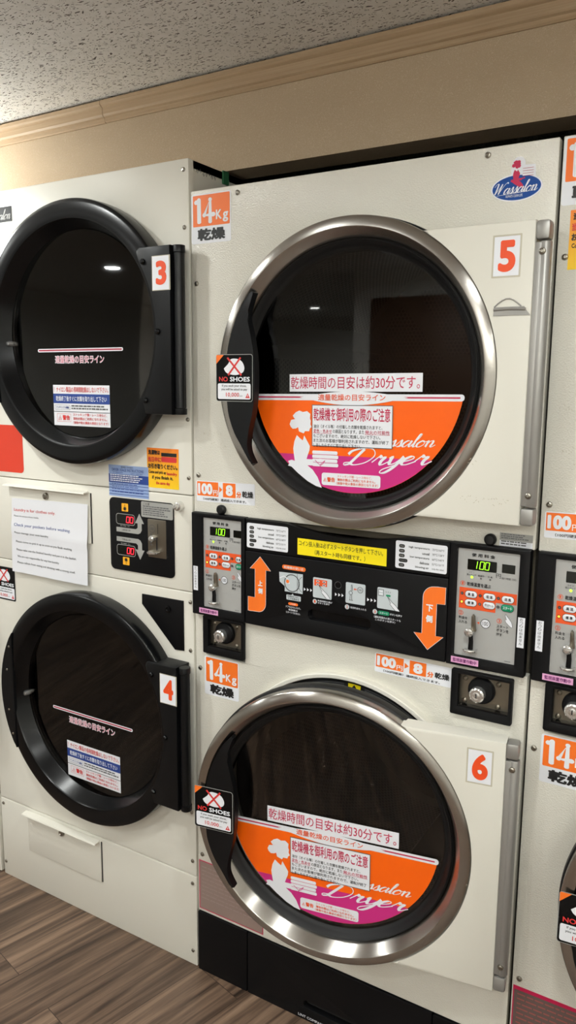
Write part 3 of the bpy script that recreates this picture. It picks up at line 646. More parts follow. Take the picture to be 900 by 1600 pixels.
    P = Print(-.0163); P.rect(white_x, 1.0300, white_x+.0132, 1.0890, WHITE, 0)
    for k, c in enumerate('おつりは出ません'): P.text(c, white_x+.0036, 1.0825-k*.0067, white_x+.0096, 1.0878-k*.0067, INK, 1)
    P.build('no_change_sticker', t, 'narrow white vertical sticker')
    P = Print(-.0163); px = fx0-.0105 if fx0 < .3 else fx0-.004; P.rect(px, .9765, px+.0555, .9890, PINK, 0); P.text('監視装置作動中', px+.004, .9790, px+.0515, .9865, PLUM, 1, .02); P.build('surveillance_sticker', t, 'small pink sticker')
    return t
def instruction_panel(parent):
    b = NB(); x0, x1 = .1570, .6395
    # upper edge dips in a shallow arc under the round door
    top = [(x0, 1.2170)]+[(.262+.30*k/24, 1.2165-.017*math.sin(PI*k/24)) for k in range(25)]+[(x1, 1.2170)]
    plate(b, [[(x0, 1.1450), (x1, 1.1450)]+top[::-1]], -.0135, .002, .0015)
    plate(b, [rr(x0, .9715, x1, 1.1435, .002, 2), rr(.323, 1.0085, .4745, 1.0325, .010, 5)], -.0150, .002, .0015)
    t = link('instruction_panel', b, BLACKM, parent, 'black instruction panel')
    b = NB(); plate(b, [rr(.321, 1.0065, .4765, 1.0345, .012, 5)], -.004, .001); link('finger_slot', b, BLACKG, t, 'long rounded finger slot')
    Y = -.0152; P = Print(Y)
    upa = [(.198, 1.134), (.1705, 1.104), (.184, 1.104), (.184, 1.0375), (.1650, 1.0375), (.1650, 1.0040)]+[(.1650+.021*k/4, 1.0035+.001*k/4) for k in range(1, 5)]+arcpts(.192, 1.026, .0215, -80, 0, 8)+[(.2135, 1.104), (.2265, 1.104)]
    P.poly(upa, ORANGE, 1); P.stroke(upa+upa[:1], .0008, WHITE, 2)
    dn = [(.602, .9915), (.634, 1.0230), (.618, 1.0230), (.618, 1.0895), (.6355, 1.0905), (.6355, 1.1250), (.620, 1.1245)]+arcpts(.612, 1.1, .0235, 95, 180, 8)+[(.5885, 1.0240), (.5715, 1.0235)]
    P.poly(dn, ORANGE, 1); P.stroke(dn+dn[:1], .0008, WHITE, 2)
    P.text('上', .1925, 1.0660, .2050, 1.0790, WHITE, 3, .04); P.text('側', .1925, 1.0480, .2050, 1.0610, WHITE, 3, .04)
    P.text('下', .5960, 1.0715, .6105, 1.0860, WHITE, 3, .04); P.text('側', .5960, 1.0490, .6105, 1.0640, WHITE, 3, .04)
    P.rect(.2565, 1.1140, .3165, 1.1240, ORANGE, 1, .005); P.text('乾燥機の使い方', .2610, 1.1160, .3115, 1.1218, WHITE, 2, .01)
    P.poly([(.2485, 1.106), (.3095, 1.1080), (.3095, 1.0635), (.2635, 1.0635), (.2635, 1.0750), (.2500, 1.0840)], TILE, 1)
    for r in (.0195, .0185): P.ring(.282, 1.0845, r, .0009, INK, 2)
    P.stroke(arcpts(.318, 1.0845, .020, 120, 240, 10), .0009, INK, 2); P.stroke([(.2955, 1.1075), (.2955, 1.0640)], .0007, INK, 2); P.stroke([(.250, 1.092), (.262, 1.098), (.272, 1.092), (.276, 1.083), (.268, 1.083)], .0022, WHITE, 3); P.ell(.271, 1.087, .004, .004, ORANGE, 3)
    P.rect(.2680, 1.0455, .3050, 1.0570, TILE, 1, .002); P.poly([(.280, 1.0565), (.287, 1.0565), (.2845, 1.0610)], TILE, 1); P.text('洗濯物を入れ、', .2705, 1.0520, .3000, 1.0558, INK, 2, .01); P.text('ドアを閉める', .2725, 1.0468, .3005, 1.0506, INK, 2, .01)
    P.rect(.2730, 1.0338, .2980, 1.0400, ORANGE, 1, .003); P.text('ご注意', .2790, 1.0350, .2920, 1.0388, WHITE, 2)
    for k, (t_, a, c) in enumerate((('ドアをひらいたり、', .267, .305), ('乾燥機は', .274, .297), ('スタートできません', .267, .304))): P.text(t_, a, 1.0270-k*.0063, c, 1.0315-k*.0063, WHITE, 1, .005)
    for xa in (.3125, .3895, .4655):
        for k in range(3): P.poly([(xa+k*.0080, 1.0715), (xa+k*.0080, 1.0790), (xa+.0048+k*.0080, 1.0752)], WHITE, 1)
    for xa in (.3355, .4150, .4885): P.rect(xa, 1.0610, xa+.0460, 1.1060, TILE, 1, .003)
    P.rect(.3385, 1.0880, .3700, 1.1020, BURN, 2)
    for k in range(4): P.rect(.3435+.0155*(k % 2), 1.0960-.0070*(k//2), .3515+.0155*(k % 2), 1.1000-.0070*(k//2), WHITE, 3, .002); P.rect(.3450+.0155*(k % 2), 1.0970-.0070*(k//2), .3500+.0155*(k % 2), 1.0990-.0070*(k//2), INK, 4)
    for hx, hz in ((.3500, 1.0905), (.5110, 1.0890)):
        P.poly([(hx, hz), (hx+.0105, hz-.0105), (hx+.0190, hz-.0165), (hx+.0290, hz-.0280), (hx+.0190, hz-.0280), (hx+.0100, hz-.0195), (hx+.006, hz-.0155), (hx+.0085, hz-.0140)], WHITE, 3)
        P.stroke([(hx, hz), (hx+.0105, hz-.0105), (hx+.0190, hz-.0165), (hx+.0290, hz-.0280)], .0009, INK, 4); P.stroke([(hx, hz), (hx+.0085, hz-.0140), (hx+.0060, hz-.0155), (hx+.0100, hz-.0195), (hx+.0190, hz-.0280)], .0009, INK, 4)
    P.stroke([(.4280, 1.1010), (.4295, 1.1020), (.4315, 1.0900), (.4285, 1.0880), (.4280, 1.1010)], .0010, INK, 2); P.ring(.4270, 1.0840, .0040, .0010, INK, 2); P.stroke([(.4260, 1.0800), (.4255, 1.0690), (.4235, 1.0680), (.4325, 1.0680), (.4300, 1.0690), (.4295, 1.0800)], .0010, INK, 2)
    P.ring(.4490, 1.0930, .0062, .0010, INK, 2); P.text('100', .4455, 1.0905, .4525, 1.0955, INK, 2); P.poly([(.4335, 1.0930), (.4370, 1.0955), (.4370, 1.0940), (.4410, 1.0940), (.4410, 1.0920), (.4370, 1.0920), (.4370, 1.0905)], BURN, 2)
    P.frame(.4905, 1.0880, .5030, 1.1020, .0008, INK, 2); P.rect(.4925, 1.0965, .5005, 1.0995, WHITE, 3); P.rect(.4925, 1.0905, .5005, 1.0935, WHITE, 3); P.rect(.5080, 1.0885, .5185, 1.0925, GREEN, 2, .002)
    for k in range(3): P.stroke([(.5085+.004*k, 1.0960), (.5075+.005*k, 1.0995)], .0007, INK, 2)
    for k, xa in enumerate((.3405, .4190, .4840)): P.ell(xa, 1.0520, .0054, .0054, TILE, 1, 18); P.text(str(k+1), xa-.0018, 1.0490, xa+.0018, 1.0550, BURN, 2, .01)
    P.text('乾燥温度を選び', .3475, 1.0530, .3830, 1.0570, WHITE, 1, .005); P.text('ボタンを押す', .3475, 1.0480, .3770, 1.0518, WHITE, 1, .005); P.text('使用料金を入れる', .4265, 1.0500, .4640, 1.0545, WHITE, 1, .005)
    P.rect(.4910, 1.0475, .5165, 1.0560, GREEN, 1, .004); P.text('スタート', .4945, 1.0495, .5130, 1.0540, WHITE, 2, .01); P.text('ボタンを押す', .5175, 1.0495, .5450, 1.0540, WHITE, 1, .005)
    P.text('（運転時間内の再スタートも', .4820, 1.0390, .5420, 1.0440, WHITE, 1, .005); P.text('このボタンを押す）', .4850, 1.0335, .5300, 1.0380, WHITE, 1, .005)
    P.ell(.3965, 1.0965, .0075, .0080, BLACKG, 1, 20); P.ring(.3965, 1.0965, .0075, .0007, GREYD, 2)
    P.build('instruction_print', t, 'orange arrows and pictured steps')
    for xa in (.1605, .5255):
        P = Print(-.0138); P.rect(xa, 1.1515, xa+.1095, 1.2085, WHITE, 0, .004)
        for k, (j, e, v) in enumerate((('高温', 'high temperature', '75℃/167°F'), ('標準', 'usual', '70℃/158°F'), ('低温', 'low temperature', '60℃/140°F'), ('デリケート', 'delicate', '55℃/131°F'), ('送風', 'blowing air', 'only the wind'))):
            z = 1.2005-k*.0098; hw = .0095 if k == 3 else .0062
            P.rect(xa+.0075, z-.0062, xa+.0075+2*hw, z+.0012, INK, 1, .0035); P.text(j, xa+.0100, z-.0046, xa+.0050+2*hw, z-.0004, GREYL, 2)
            wd = (.0440, .0150, .0410, .0200, .0290)[k]; P.text(e, xa+.0725-wd, z-.0055, xa+.0725, z-.0002, INK, 1, .012); P.text(v, xa+.0785, z-.0050, xa+.1030, z-.0005, INK, 1)
        P.build('temperature_label', t, 'white drying temperature table')
    P = Print(-.0160); P.rect(.2955, 1.1515, .5070, 1.1880, YEL, 0)
    P.text('コイン投入後は必ずスタートボタンを押して下さい。', .2995, 1.1720, .4990, 1.1835, INK, 1, .006); P.text('（再スタート時も同様です。）', .3390, 1.1555, .4590, 1.1665, INK, 1, .006)
    P.build('yellow_notice', t, 'yellow paper notice strip')
    return t
def logo_sticker(parent):
    P = Print(-.0004)
    hw = (.7285, 1.898); P.ell(.7285, 1.8658, .0455, .0232, WHITE, 0, 40); P.ell(.7310, 1.9050, .0115, .0125, WHITE, 0); P.rect(.7180, 1.868, .7440, 1.902, WHITE, 0, .004); P.poly([(.738, 1.877), (.762, 1.880), (.760, 1.902), (.738, 1.903)], WHITE, 0)
    P.ell(.7285, 1.8658, .0430, .0210, BLUEB, 1, 40)
    f = lambda x, z: (.7280+(x-.306)*.30, 1.8805+(z-1.361)*.30)
    woman(P, f, CRIM, 2)
    for k in range(4): P.rect(.7385, 1.8840+k*.0042, .7575, 1.8875+k*.0042, WHITE, 3, .001); P.stroke([(.7385, 1.8840+k*.0042), (.7575, 1.8840+k*.0042)], .0006, CRIM, 4)
    P.script('Wassalon', .6900, 1.8560, .7660, 1.8775, WHITE, 3, .26, .42, .002); P.text('ALWAYS CLEAN LIFE', .7100, 1.8500, .7400, 1.8545, WHITE, 3, .01)
    P.stroke([(.694, 1.8550), (.762, 1.8585)], .0006, WHITE, 3)
    return P.build('logo_sticker', parent, 'blue oval logo sticker with a red figure')
def drum(root, zc):
    """opening, black seal and perforated basket behind one door"""
    fl = [(.3090, .001), (.3090, -.0165), (.3070, -.0190), (.3000, -.0190), (.2980, -.0165), (.2965, .002)]
    link('opening_flange', lathe(NB(), fl, CX, zc, 96, close=True), CREAM, root, 'white raised door opening rim')
    sl = [(.2960, -.0060), (.2960, -.0085), (.2700, -.0085), (.262, -.006), (.2560, .002), (.2560, .040), (.300, .040), (.300, .030), (.2960, .02)]
    t = link('opening_seal', lathe(NB(), sl, CX, zc, 96, close=True), RUBBER, root)
    b = NB(); uvl = b.loops.layers.uv.new('UVMap'); n = 96; R = .300
    for (y0, y1, mi) in ((.042, .10, 1), (.10, .60, 0), (.60, .64, 1)):
        for k in range(n):
            a0, a1 = 2*PI*k/n, 2*PI*(k+1)/n
            vs = [b.verts.new((CX+R*math.cos(a), y, zc+R*math.sin(a))) for a, y in ((a0, y0), (a1, y0), (a1, y1), (a0, y1))]
            f = b.faces.new(vs); f.material_index = mi
            if 0 < k < n:
                for lp, (a, y) in zip(f.loops, ((a0, y0), (a1, y0), (a1, y1), (a0, y1))): lp[uvl].uv = (a*R+5, y+5)
    bmesh.ops.remove_doubles(b, verts=b.verts, dist=1e-5)
    d = link('drum', b, [PERF, DRUM], root, 'perforated metal drum')
    b = NB(); uvl = b.loops.layers.uv.new('UVMap')
    # back plate: plain hub and rim, perforated sectors between
    def ringf(r0, r1, a0, a1, mi, seg):
        for k in range(seg):
            p0, p1 = a0+(a1-a0)*k/seg, a0+(a1-a0)*(k+1)/seg
            q = [(r0*math.cos(p0), r0*math.sin(p0)), (r1*math.cos(p0), r1*math.sin(p0)), (r1*math.cos(p1), r1*math.sin(p1)), (r0*math.cos(p1), r0*math.sin(p1))]
            f = b.faces.new([b.verts.new((CX+x, .64, zc+z)) for x, z in q]); f.material_index = mi
            for lp, (x, z) in zip(f.loops, q): lp[uvl].uv = (x+5, z+5)
    ringf(.004, .07, 0, 2*PI, 1, 40); ringf(.27, .30, 0, 2*PI, 1, 60)
    for k in range(6):
        a = k*PI/3+.2; ringf(.07, .27, a, a+.82, 0, 14); ringf(.07, .27, a+.82, a+PI/3, 1, 5)
    bmesh.ops.remove_doubles(b, verts=b.verts, dist=1e-5); link('drum_back', b, [PERF, DRUM], d)
    for k in range(3):
        a = k*2*PI/3+.75; c, s = math.cos(a), math.sin(a); b = NB()
        prof = [(.299, -.045), (.255, -.014), (.244, 0), (.255, .014), (.299, .045)]
        A = [b.verts.new((CX+r*c-w*s, .05, zc+r*s+w*c)) for r, w in prof]; B = [b.verts.new((CX+r*c-w*s, .635, zc+r*s+w*c)) for r, w in prof]
        for i in range(4): b.faces.new((A[i], A[i+1], B[i+1], B[i]))
        b.faces.new(A); b.faces.new(B[::-1]); link('drum_paddle', b, DRUM, d)
    return t
def steel_dryer(x0, label, nums, angs, upper_logo=True):
    root = empty('stacked_tumble_dryer', (x0, 0, 0), label, 'tumble dryer', 'steel-doored coin dryers')
    zu, zl = CZ, CZ-ZD; W_ = .799
    # enamelled front with its two round openings, then the casing behind it
    b = NB(); plate(b, [rr(0, 1.2170, W_, 1.9405, .002, 2), circ(CX, zu, .300, 96)], 0, .02, .0015); link('upper_front', b, CREAMT, root, 'pebbled cream upper front')
    lk = [rr(.031, .868, .146, .967, .002, 2), rr(.653, .868, .774, .959, .002, 2)]
    b = NB(); plate(b, [rr(0, .1690, W_, .9700, .002, 2), circ(CX, zl, .300, 96)]+lk, 0, .02, .0015); link('lower_front', b, CREAMT, root, 'pebbled cream lower front')
    b = NB(); box(b, .003, .02, .1690, .018, .86, 1.925); box(b, W_-.018, .02, .1690, W_-.003, .86, 1.925); box(b, .003, .02, 1.905, W_-.003, .86, 1.925); box(b, .003, .845, .17, W_-.003, .86, 1.925)
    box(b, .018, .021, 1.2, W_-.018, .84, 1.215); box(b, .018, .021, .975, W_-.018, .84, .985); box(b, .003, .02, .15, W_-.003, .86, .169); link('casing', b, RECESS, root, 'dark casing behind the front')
    for l in (lk[0], lk[1]):      # lock pockets behind the front
        b = NB(); xa, xb = min(p[0] for p in l), max(p[0] for p in l); za, zb = min(p[1] for p in l), max(p[1] for p in l); box(b, xa-.004, .0205, za-.004, xb+.004, .024, zb+.004)
        link('lock_pocket', b, DARKIN, root)
    b = NB(); plate(b, [rr(.001, 0, .1535, .1675, .002, 2)], -.004, .03, .0015); link('plinth_panel', b, BLACKM, root, 'black plinth panel')
    b = NB(); plate(b, [rr(.1560, 0, .640, .1670, .002, 2), rr(.318, .034, .462, .054, .008, 4)], -.004, .03, .0015); t = link('plinth_panel', b, BLACKM, root, 'black lint compartment panel')
    b = NB(); plate(b, [rr(.314, .030, .466, .058, .010, 4)], .012, .020); link('finger_slot', b, DARKIN, t)
    P = Print(-.0043); P.text('LINT COMPARTMENT', .3045, .0065, .404, .0130, WHITE, 0, .004); P.build('panel_lettering', t, 'white capital lettering')
    b = NB(); plate(b, [rr(.6425, 0, W_-.001, .1660, .002, 2)], -.004, .03, .0015); link('plinth_panel', b, BLACKM, root)
    P = Print(-.0003); P.rect(.003, .1760, .200, .3130, CRIM, 0); dk = nums[0] == 7; P.rect(.0055, .1785, .1975, .3105-.006*dk, mat('dark_notice_film', (98, 82, 78), .3) if dk else FILM, 1); P.lines(.012, .20, .190, .298, 9, mat('dark_notice_print', (150, 84, 80), .35) if dk else mat('faded_print', (152, 130, 122), .3), 2, .3, 3); P.build('faded_notice', root, 'dark notice with a red border' if dk else 'faded grey notice with a red border')
    drum(root, zu); t = drum(root, zl)
    P = Print(-.0088)      # caution strip on the lower seal
    def arcstrip(r0, r1, a0, a1, m, L): P.poly(arcpts(CX, zl, r1, a0, a1, 14)+arcpts(CX, zl, r0, a1, a0, 14), m, L)
    arcstrip(.272, .292, 128, 46, INK, 0); arcstrip(.273, .291, 90, 84, YEL, 1); arcstrip(.273, .288, 121, 116, ORANGE, 1)
    for a0, a1 in ((114, 92), (82, 52)):
        for q in range(4): arcstrip(.275+q*.004, .2765+q*.004, a0, a1, GREYD, 1)
    ax = CX+.2835*math.cos(math.radians(87)); az = zl+.2835*math.sin(math.radians(87)); P.poly([(ax-.006, az-.001), (ax+.006, az-.002), (ax, az+.006)], INK, 2); P.text('CAUTION', ax-.011, az-.0075, ax+.011, az-.0030, INK, 2)
    P.build('caution_label', t, 'black caution strip with a yellow triangle')
    steel_door(root, nums[0], zu, angs[0], 5 if nums[0] == 5 else 0); steel_door(root, nums[1], zl, angs[1], 0, 0 if nums[1] == 6 else -.02)
    coin_unit(root, .0035, .1555, .0350, .1450, .0080, True); coin_unit(root, .6410, .7955, .6560, .7760, .7792, True)
    instruction_panel(root); lock_box(root, .0295, .1475, .8755, .9685); lock_box(root, .6520, .7750, .8665, .9605)
    for x in (.0835, .7160): link('black_knob', lathe(NB(), [(0, -.0135), (.008, -.0130), (.0112, -.010), (.0115, -.004), (.0100, .001)], x, 1.2295, 24), RUBBER, root, 'round black knob')
    cap_sticker(root, .0015, 1.8265, .1100, 1.9325 if upper_logo else 1.9385); cap_sticker(root, .0270, .7665, .1285, .8645)
    price_sticker(root, .0075, 1.2435, .1730, 1.2925, math.radians(.8)); price_sticker(root, .4805, .9165, .6500, .9585, math.radians(-.6))
    if upper_logo: logo_sticker(root)
    else:
        ad_sticker(root, .0190, 1.7190, .118, 1.818)
    P = Print(-.0004); P.rect(.7320, 1.2190, .7940, 1.2445, GREYL, 0); P.rect(.7320, 1.2190, .7940, 1.2300, WHITE, 1); P.lines(.735, 1.2320, .791, 1.2430, 3, GREYD, 2, .5, 7); P.lines(.735, 1.2200, .791, 1.2295, 2, GREYD, 2, .5, 8); P.build('rating_label', root, 'small grey rating label')
    for x, z in ((.127, 1.9245), (.674, 1.9275), (.0140, 1.7410), (.0140, 1.305), (.0140, .830), (.0140, .330)): screw(root, x, z)
    rnd = random.Random(9)
    for x0_, z0_, w_, n in ((.03, 1.40, .07, 14), (.02, 1.475, .03, 8), (.05, 1.372, .05, 12)):
        P = Print(-.0003)
        for k in range(n): x, z = x0_+rnd.random()*w_, z0_+rnd.random()*.012; P.stroke([(x, z), (x+rnd.uniform(-.003, .003), z+rnd.uniform(-.004, .004))], .0008, CLEARS, 1)
        P.build('worn_marking', root, 'faint rubbed-off marks')
    return root
def ad_sticker(parent, x0, z0, x1, z1):
    P = Print(-.0004); w, h = x1-x0, z1-z0; X = lambda a: x0+a*w; Z = lambda a: z0+a*h
    P.rect(x0, z0, x1, z1, GRADV, 0, .001); P.text('洗濯物は', X(.05), Z(.83), X(.42), Z(.95), INK, 2, .045); P.rect(X(.46), Z(.80), X(.94), Z(.89), INK, 1)
    P.text('当日中に', X(.04), Z(.65), X(.45), Z(.78), REDT, 2, .045); P.rect(X(.46), Z(.66), X(.94), Z(.79), REDT, 1, .003)
    P.text('お引き取りください。', X(.04), Z(.48), X(.96), Z(.61), INK, 2, .045)
    P.text('Come and pick up', X(.05), Z(.34), X(.60), Z(.44), INK, 2, .03); P.text('laundry', X(.63), Z(.32), X(.95), Z(.42), REDT, 2, .03)
    P.text('if you finish it,', X(.16), Z(.20), X(.82), Z(.31), INK, 2, .03); P.text('the same day', X(.28), Z(.07), X(.72), Z(.17), REDT, 2, .03)
    return P.build('pickup_sticker', parent, 'amber sticker asking for same-day pickup')

steel_dryer(0, 'cream stacked dryer with steel doors 5 above and 6 left ajar below', (5, 6), (0, 9.3))
steel_dryer(.8055, 'cream stacked dryer cut off by the right edge of the photo, beside dryer 5', (7, 8), (0, 5), False)

# ------------------------------------------------------------------ dryers with black doors
LX, LZ = -.347, 1.634
LZD = .984
def black_door(root, num, zc):
    dz = zc-LZ; ORG[0] = Vector((0, 0, -dz))
    d = bpy.data.objects.new('door', None); COL.objects.link(d); d.parent = root; d.empty_display_size = .05
    prof = [(.3195, -.001), (.3215, -.010), (.3215, -.0405), (.3200, -.0450), (.3165, -.0475), (.310, -.0488), (.2800, -.0500), (.2745, -.0485), (.2710, -.0440), (.2575, -.0110), (.2530, -.0060), (.2520, -.0005)]
    link('door_ring', lathe(NB(), prof, LX, LZ, 120, close=True), BLACKG, d, 'broad black door ring')
    link('door_glass', lathe(NB(), [(0, -.0095), (.2545, -.0095), (.2545, -.0055), (0, -.0055)], LX, LZ, 96), GLASS, d, 'dark see-through door glass')
    # grip plate closing the left chord of the ring
    a = math.degrees(math.acos(.266/.3165)); seg = arcpts(LX, LZ, .3165, 180-a, 180+a, 20)
    link('grip_plate', plate(NB(), [seg], -.0535, -.044, .002), BLACK, d, 'flat black grip plate')
    for q in (-.13, -.06, .06, .13): screw(d, LX-.300+abs(q)*.18, LZ+q, -.0535, .0035)
    link('latch_pin', lathe(NB(), [(0, -.026), (.005, -.0245), (.007, -.019), (.007, -.004)], LX-.256, LZ-.016, 16), CHROME, d)
    # hinge block
    outl = [(-.0205, 1.4465), (-.0205, 1.8215), (-.110, 1.8215), (-.1170, 1.8160), (-.1180, 1.808)]+[(LX+.284*math.cos(t), LZ+.284*math.sin(t)) for t in [math.radians(33-66*k/16) for k in range(17)]]+[(-.100, 1.4465)]
    hb = link('hinge_block', plate(NB(), [outl], -.0530, -.002, .003), BLACK, d, 'black hinge block')
    b = zlathe(NB(), [(.0135, 1.4470), (.0140, 1.4480), (.0140, 1.4605)], -.0080, -.0345, 20); zlathe(b, [(.0125, 1.4620), (.0125, 1.8045)], -.0080, -.0345, 20); zlathe(b, [(.0140, 1.8060), (.0140, 1.8200), (.0135, 1.8210)], -.0080, -.0345, 20)
    link('hinge_barrel', b, BLACK, hb)
    for x, z in ((-.098, 1.790), (-.057, 1.634), (-.098, 1.478)): link('cap_bolt', lathe(NB(), [(0, -.0600), (.004, -.0595), (.0065, -.0565), (.0068, -.0525)], x, z, 18), BLACKG, hb)
    P = Print(-.0533); P.rect(-.0715, 1.7240, -.0185, 1.8000, CLEARS, 0, .001); P.rect(-.0700, 1.7255, -.0220, 1.7985, WHITE, 1); P.text(str(num), -.0600, 1.7360, -.0290, 1.7885, REDN, 2, .045); P.build('number_sticker', d, 'white sticker with a red number')
    P = Print(-.0098)
    P.rect(-.503, 1.5945, -.205, 1.6030, WHITE, 0, .004); P.rect(-.500, 1.5968, -.208, 1.6008, mat('rose_print', (168, 66, 84), .45), 1, .002)
    P.text('適量乾燥の目安ライン', -.4405, 1.5650, -.2680, 1.5860, WHITE, 0, .05); P.text('適量乾燥の目安ライン', -.4390, 1.5665, -.2695, 1.5845, CRIM, 1, .0)
    P.build('fill_line_decal', d, 'white and rose fill line')
    P = Print(-.0098); x0, x1 = -.452, -.253
    P.rect(x0, 1.4070, x1, 1.5110, PAPER, 0); P.rect(x0, 1.4640, x1, 1.4885, NAVY, 1); P.rect(x0, 1.4420, x1, 1.4435, INK, 1)
    P.text('！ナイロン製品の長時間乾燥はしないで下さい。', x0+.004, 1.4925, x1-.004, 1.5065, REDT, 2, .008); P.text('乾燥終了後すぐに衣類を取り出して下さい', x0+.010, 1.4695, x1-.010, 1.4830, WHITE, 2, .012)
    P.frame(x0+.006, 1.4475, x0+.060, 1.4600, .0006, GREYD, 2); P.text('アンチリンクル機能', x0+.010, 1.4505, x0+.056, 1.4570, NAVY, 2, .015); P.lines(x0+.065, 1.4470, x1-.006, 1.4600, 2, GREYD, 2, .55, 5)
    P.frame(x0+.012, 1.4170, x0+.062, 1.4375, .0006, REDT, 2); P.stroke([(x0+.017, 1.4215), (x0+.029, 1.4215), (x0+.023, 1.4335), (x0+.017, 1.4215)], .001, REDT, 2); P.rect(x0+.0225, 1.4235, x0+.0235, 1.429, REDT, 2); P.text('警告', x0+.032, 1.4210, x0+.058, 1.4340, REDT, 2, .03)
    for k, t in enumerate(('ストッキング類・レース地など、', '薄物衣類はご利用になれません。', '（損傷や発火事故の原因となります）')): P.text(t, x0+.070, 1.4325-k*.0103, x1-.010+.004*(k == 2), 1.4400-k*.0103, REDT, 2, .006)
    P.build('safety_decal', d, 'white and blue safety decal')
    ORG[0] = Vector((0, 0, 0)); return d
def access_door(root, x0, x1, z0, z1, kx, kz):
    b = NB(); plate(b, [rr(x0, z0, x1, z1, .002, 2)], -.0045, .001, .001); t = link('access_door', b, CREAM, root, 'flush cream access door')
    b = NB()     # folded lip along the top
    prof = [(-.004, z1+.001), (-.0045, z1+.003), (-.022, z1+.0005), (-.0235, z1-.003), (-.0220, z1-.0035), (-.0205, z1-.0010), (-.004, z1-.0015)]
    A = [b.verts.new((x0-.004, y, z)) for y, z in prof]; B = [b.verts.new((x1-.002, y, z)) for y, z in prof]; n = len(prof)
    for i in range(n): b.faces.new((A[i], A[(i+1) % n], B[(i+1) % n], B[i]))
    b.faces.new(A); b.faces.new(B[::-1]); link('pull_lip', b, CREAM, t, 'folded cream pull lip')
    b = lathe(NB(), [(.0035, -.0100), (.0045, -.0115), (.0085, -.0105), (.0098, -.0080), (.0100, -.0040)], kx, kz, 22); lathe(b, [(0, -.0095), (.0045, -.0095)], kx, kz, 14); link('cam_lock', b, SCREWM, t, 'round steel cam lock')
    b = NB(); box(b, x1, -.0012, z0, x1+.0035, -.0002, z1-.002); link('gap_shade_strip', b, DARKIN, t); return t  # dark strip painted as the shade in the gap beside the door
def coin_panel(root):
    b = NB(); plate(b, [rr(-.2705, 1.0440, -.0615, 1.2305, .012, 5)], -.0035, .001, .001); t = link('coin_panel', b, BLACKM, root, 'black coin panel with rounded corners')
    Y = -.0038; P = Print(Y); P.rect(-.1635, 1.1895, -.0625, 1.2285, GREYL, 0, .004); P.text('ご注意', -.158, 1.2195, -.136, 1.2255, INK, 1); P.lines(-.158, 1.1925, -.068, 1.2180, 5, GREYD, 1, .5, 12)
    for s, z0 in ((1, 1.1400), (-1, 1.1345)):
        pts = [(-.2480, z0+s*.0035), (-.2480, z0+s*.0155), (-.1820, z0+s*.0155), (-.1765, z0+s*.020), (-.1765, z0+s*.0310), (-.1845, z0+s*.0310), (-.1700, z0+s*.0560), (-.1550, z0+s*.0310), (-.1630, z0+s*.0310), (-.1630, z0+s*.0140), (-.1680, z0+s*.0065), (-.1750, z0+s*.0035)]
        P.poly(pts, GREYL, 1); P.text('上側 投入中' if s > 0 else '下側 投入中', -.2300, z0+s*.0095-.0028, -.2010, z0+s*.0095+.0028, INK, 2)
        zt = 1.1985 if s > 0 else 1.0600
        P.rect(-.2285, zt-.001, -.2065, zt+.0195, AMBER, 1, .002); P.text('上' if s > 0 else '下', -.2205, zt+(.013 if s > 0 else .001), -.2145, zt+(.018 if s > 0 else .006), INK, 2, .01)
        cz = zt+(.006 if s > 0 else .0125); P.ell(-.2175, cz, .0045, .0045, INK, 2, 8)
        for k in range(8): P.stroke([(-.2175, cz), (-.2175+.0062*math.cos(k*PI/4), cz+.0062*math.sin(k*PI/4))], .0012, INK, 2)
        zd = 1.1640 if s > 0 else 1.0840
        P.frame(-.2475, zd, -.1855, zd+.0265, .0014, GREYL, 1, .007); P.text('残り時間（分）', -.234, zd+(-.0058 if s > 0 else .0282), -.203, zd+(-.0018 if s > 0 else .0322), GREYL, 1)
    P.build('panel_print', t, 'grey arrows and amber tiles')
    for zd in (1.1640, 1.0840):
        P = Print(Y-.0002); P.rect(-.2445, zd+.003, -.1885, zd+.0235, DISP, 0, .003); seven(P, '00', -.2155, zd+.0055, -.1905, zd+.0205, DIGR, 1, .0022); P.build('time_display', t, 'red figures reading 00')
    b = NB(); plate(b, [rr(-.1420, 1.0905, -.0840, 1.1865, .002, 2)], -.0055, -.003, .0008); link('coin_plate', b, PLATE, t, 'bare steel coin plate')
    P = Print(-.0057); P.ring(-.1275, 1.1625, .0095, .0012, GREYD, 0); P.text('100', -.1330, 1.1590, -.1220, 1.1660, GREYD, 0, .01); P.rect(-.1105, 1.1510, -.1090, 1.1760, INK, 0); P.lines(-.134, 1.118, -.129, 1.150, 6, GREYD, 0); P.build('coin_print', t)
    b = lathe(NB(), [(0, -.0190), (.005, -.0185), (.0078, -.0150), (.0080, -.005)], -.1245, 1.1390, 20); link('return_knob', b, CHROME, t, 'round chrome coin return knob')
    b = NB(); box(b, -.1150, -.0065, 1.1080, -.1115, -.0050, 1.1420); link('coin_slit', b, INK, t)
    b = NB(); zlathe(b, [(.010, 1.1005), (.0160, 1.1030), (.0170, 1.1065), (.0150, 1.1075), (.010, 1.1040)], -.1190, -.0120, 20); link('return_cup', b, CHROME, t, 'chrome coin return cup')
    return t
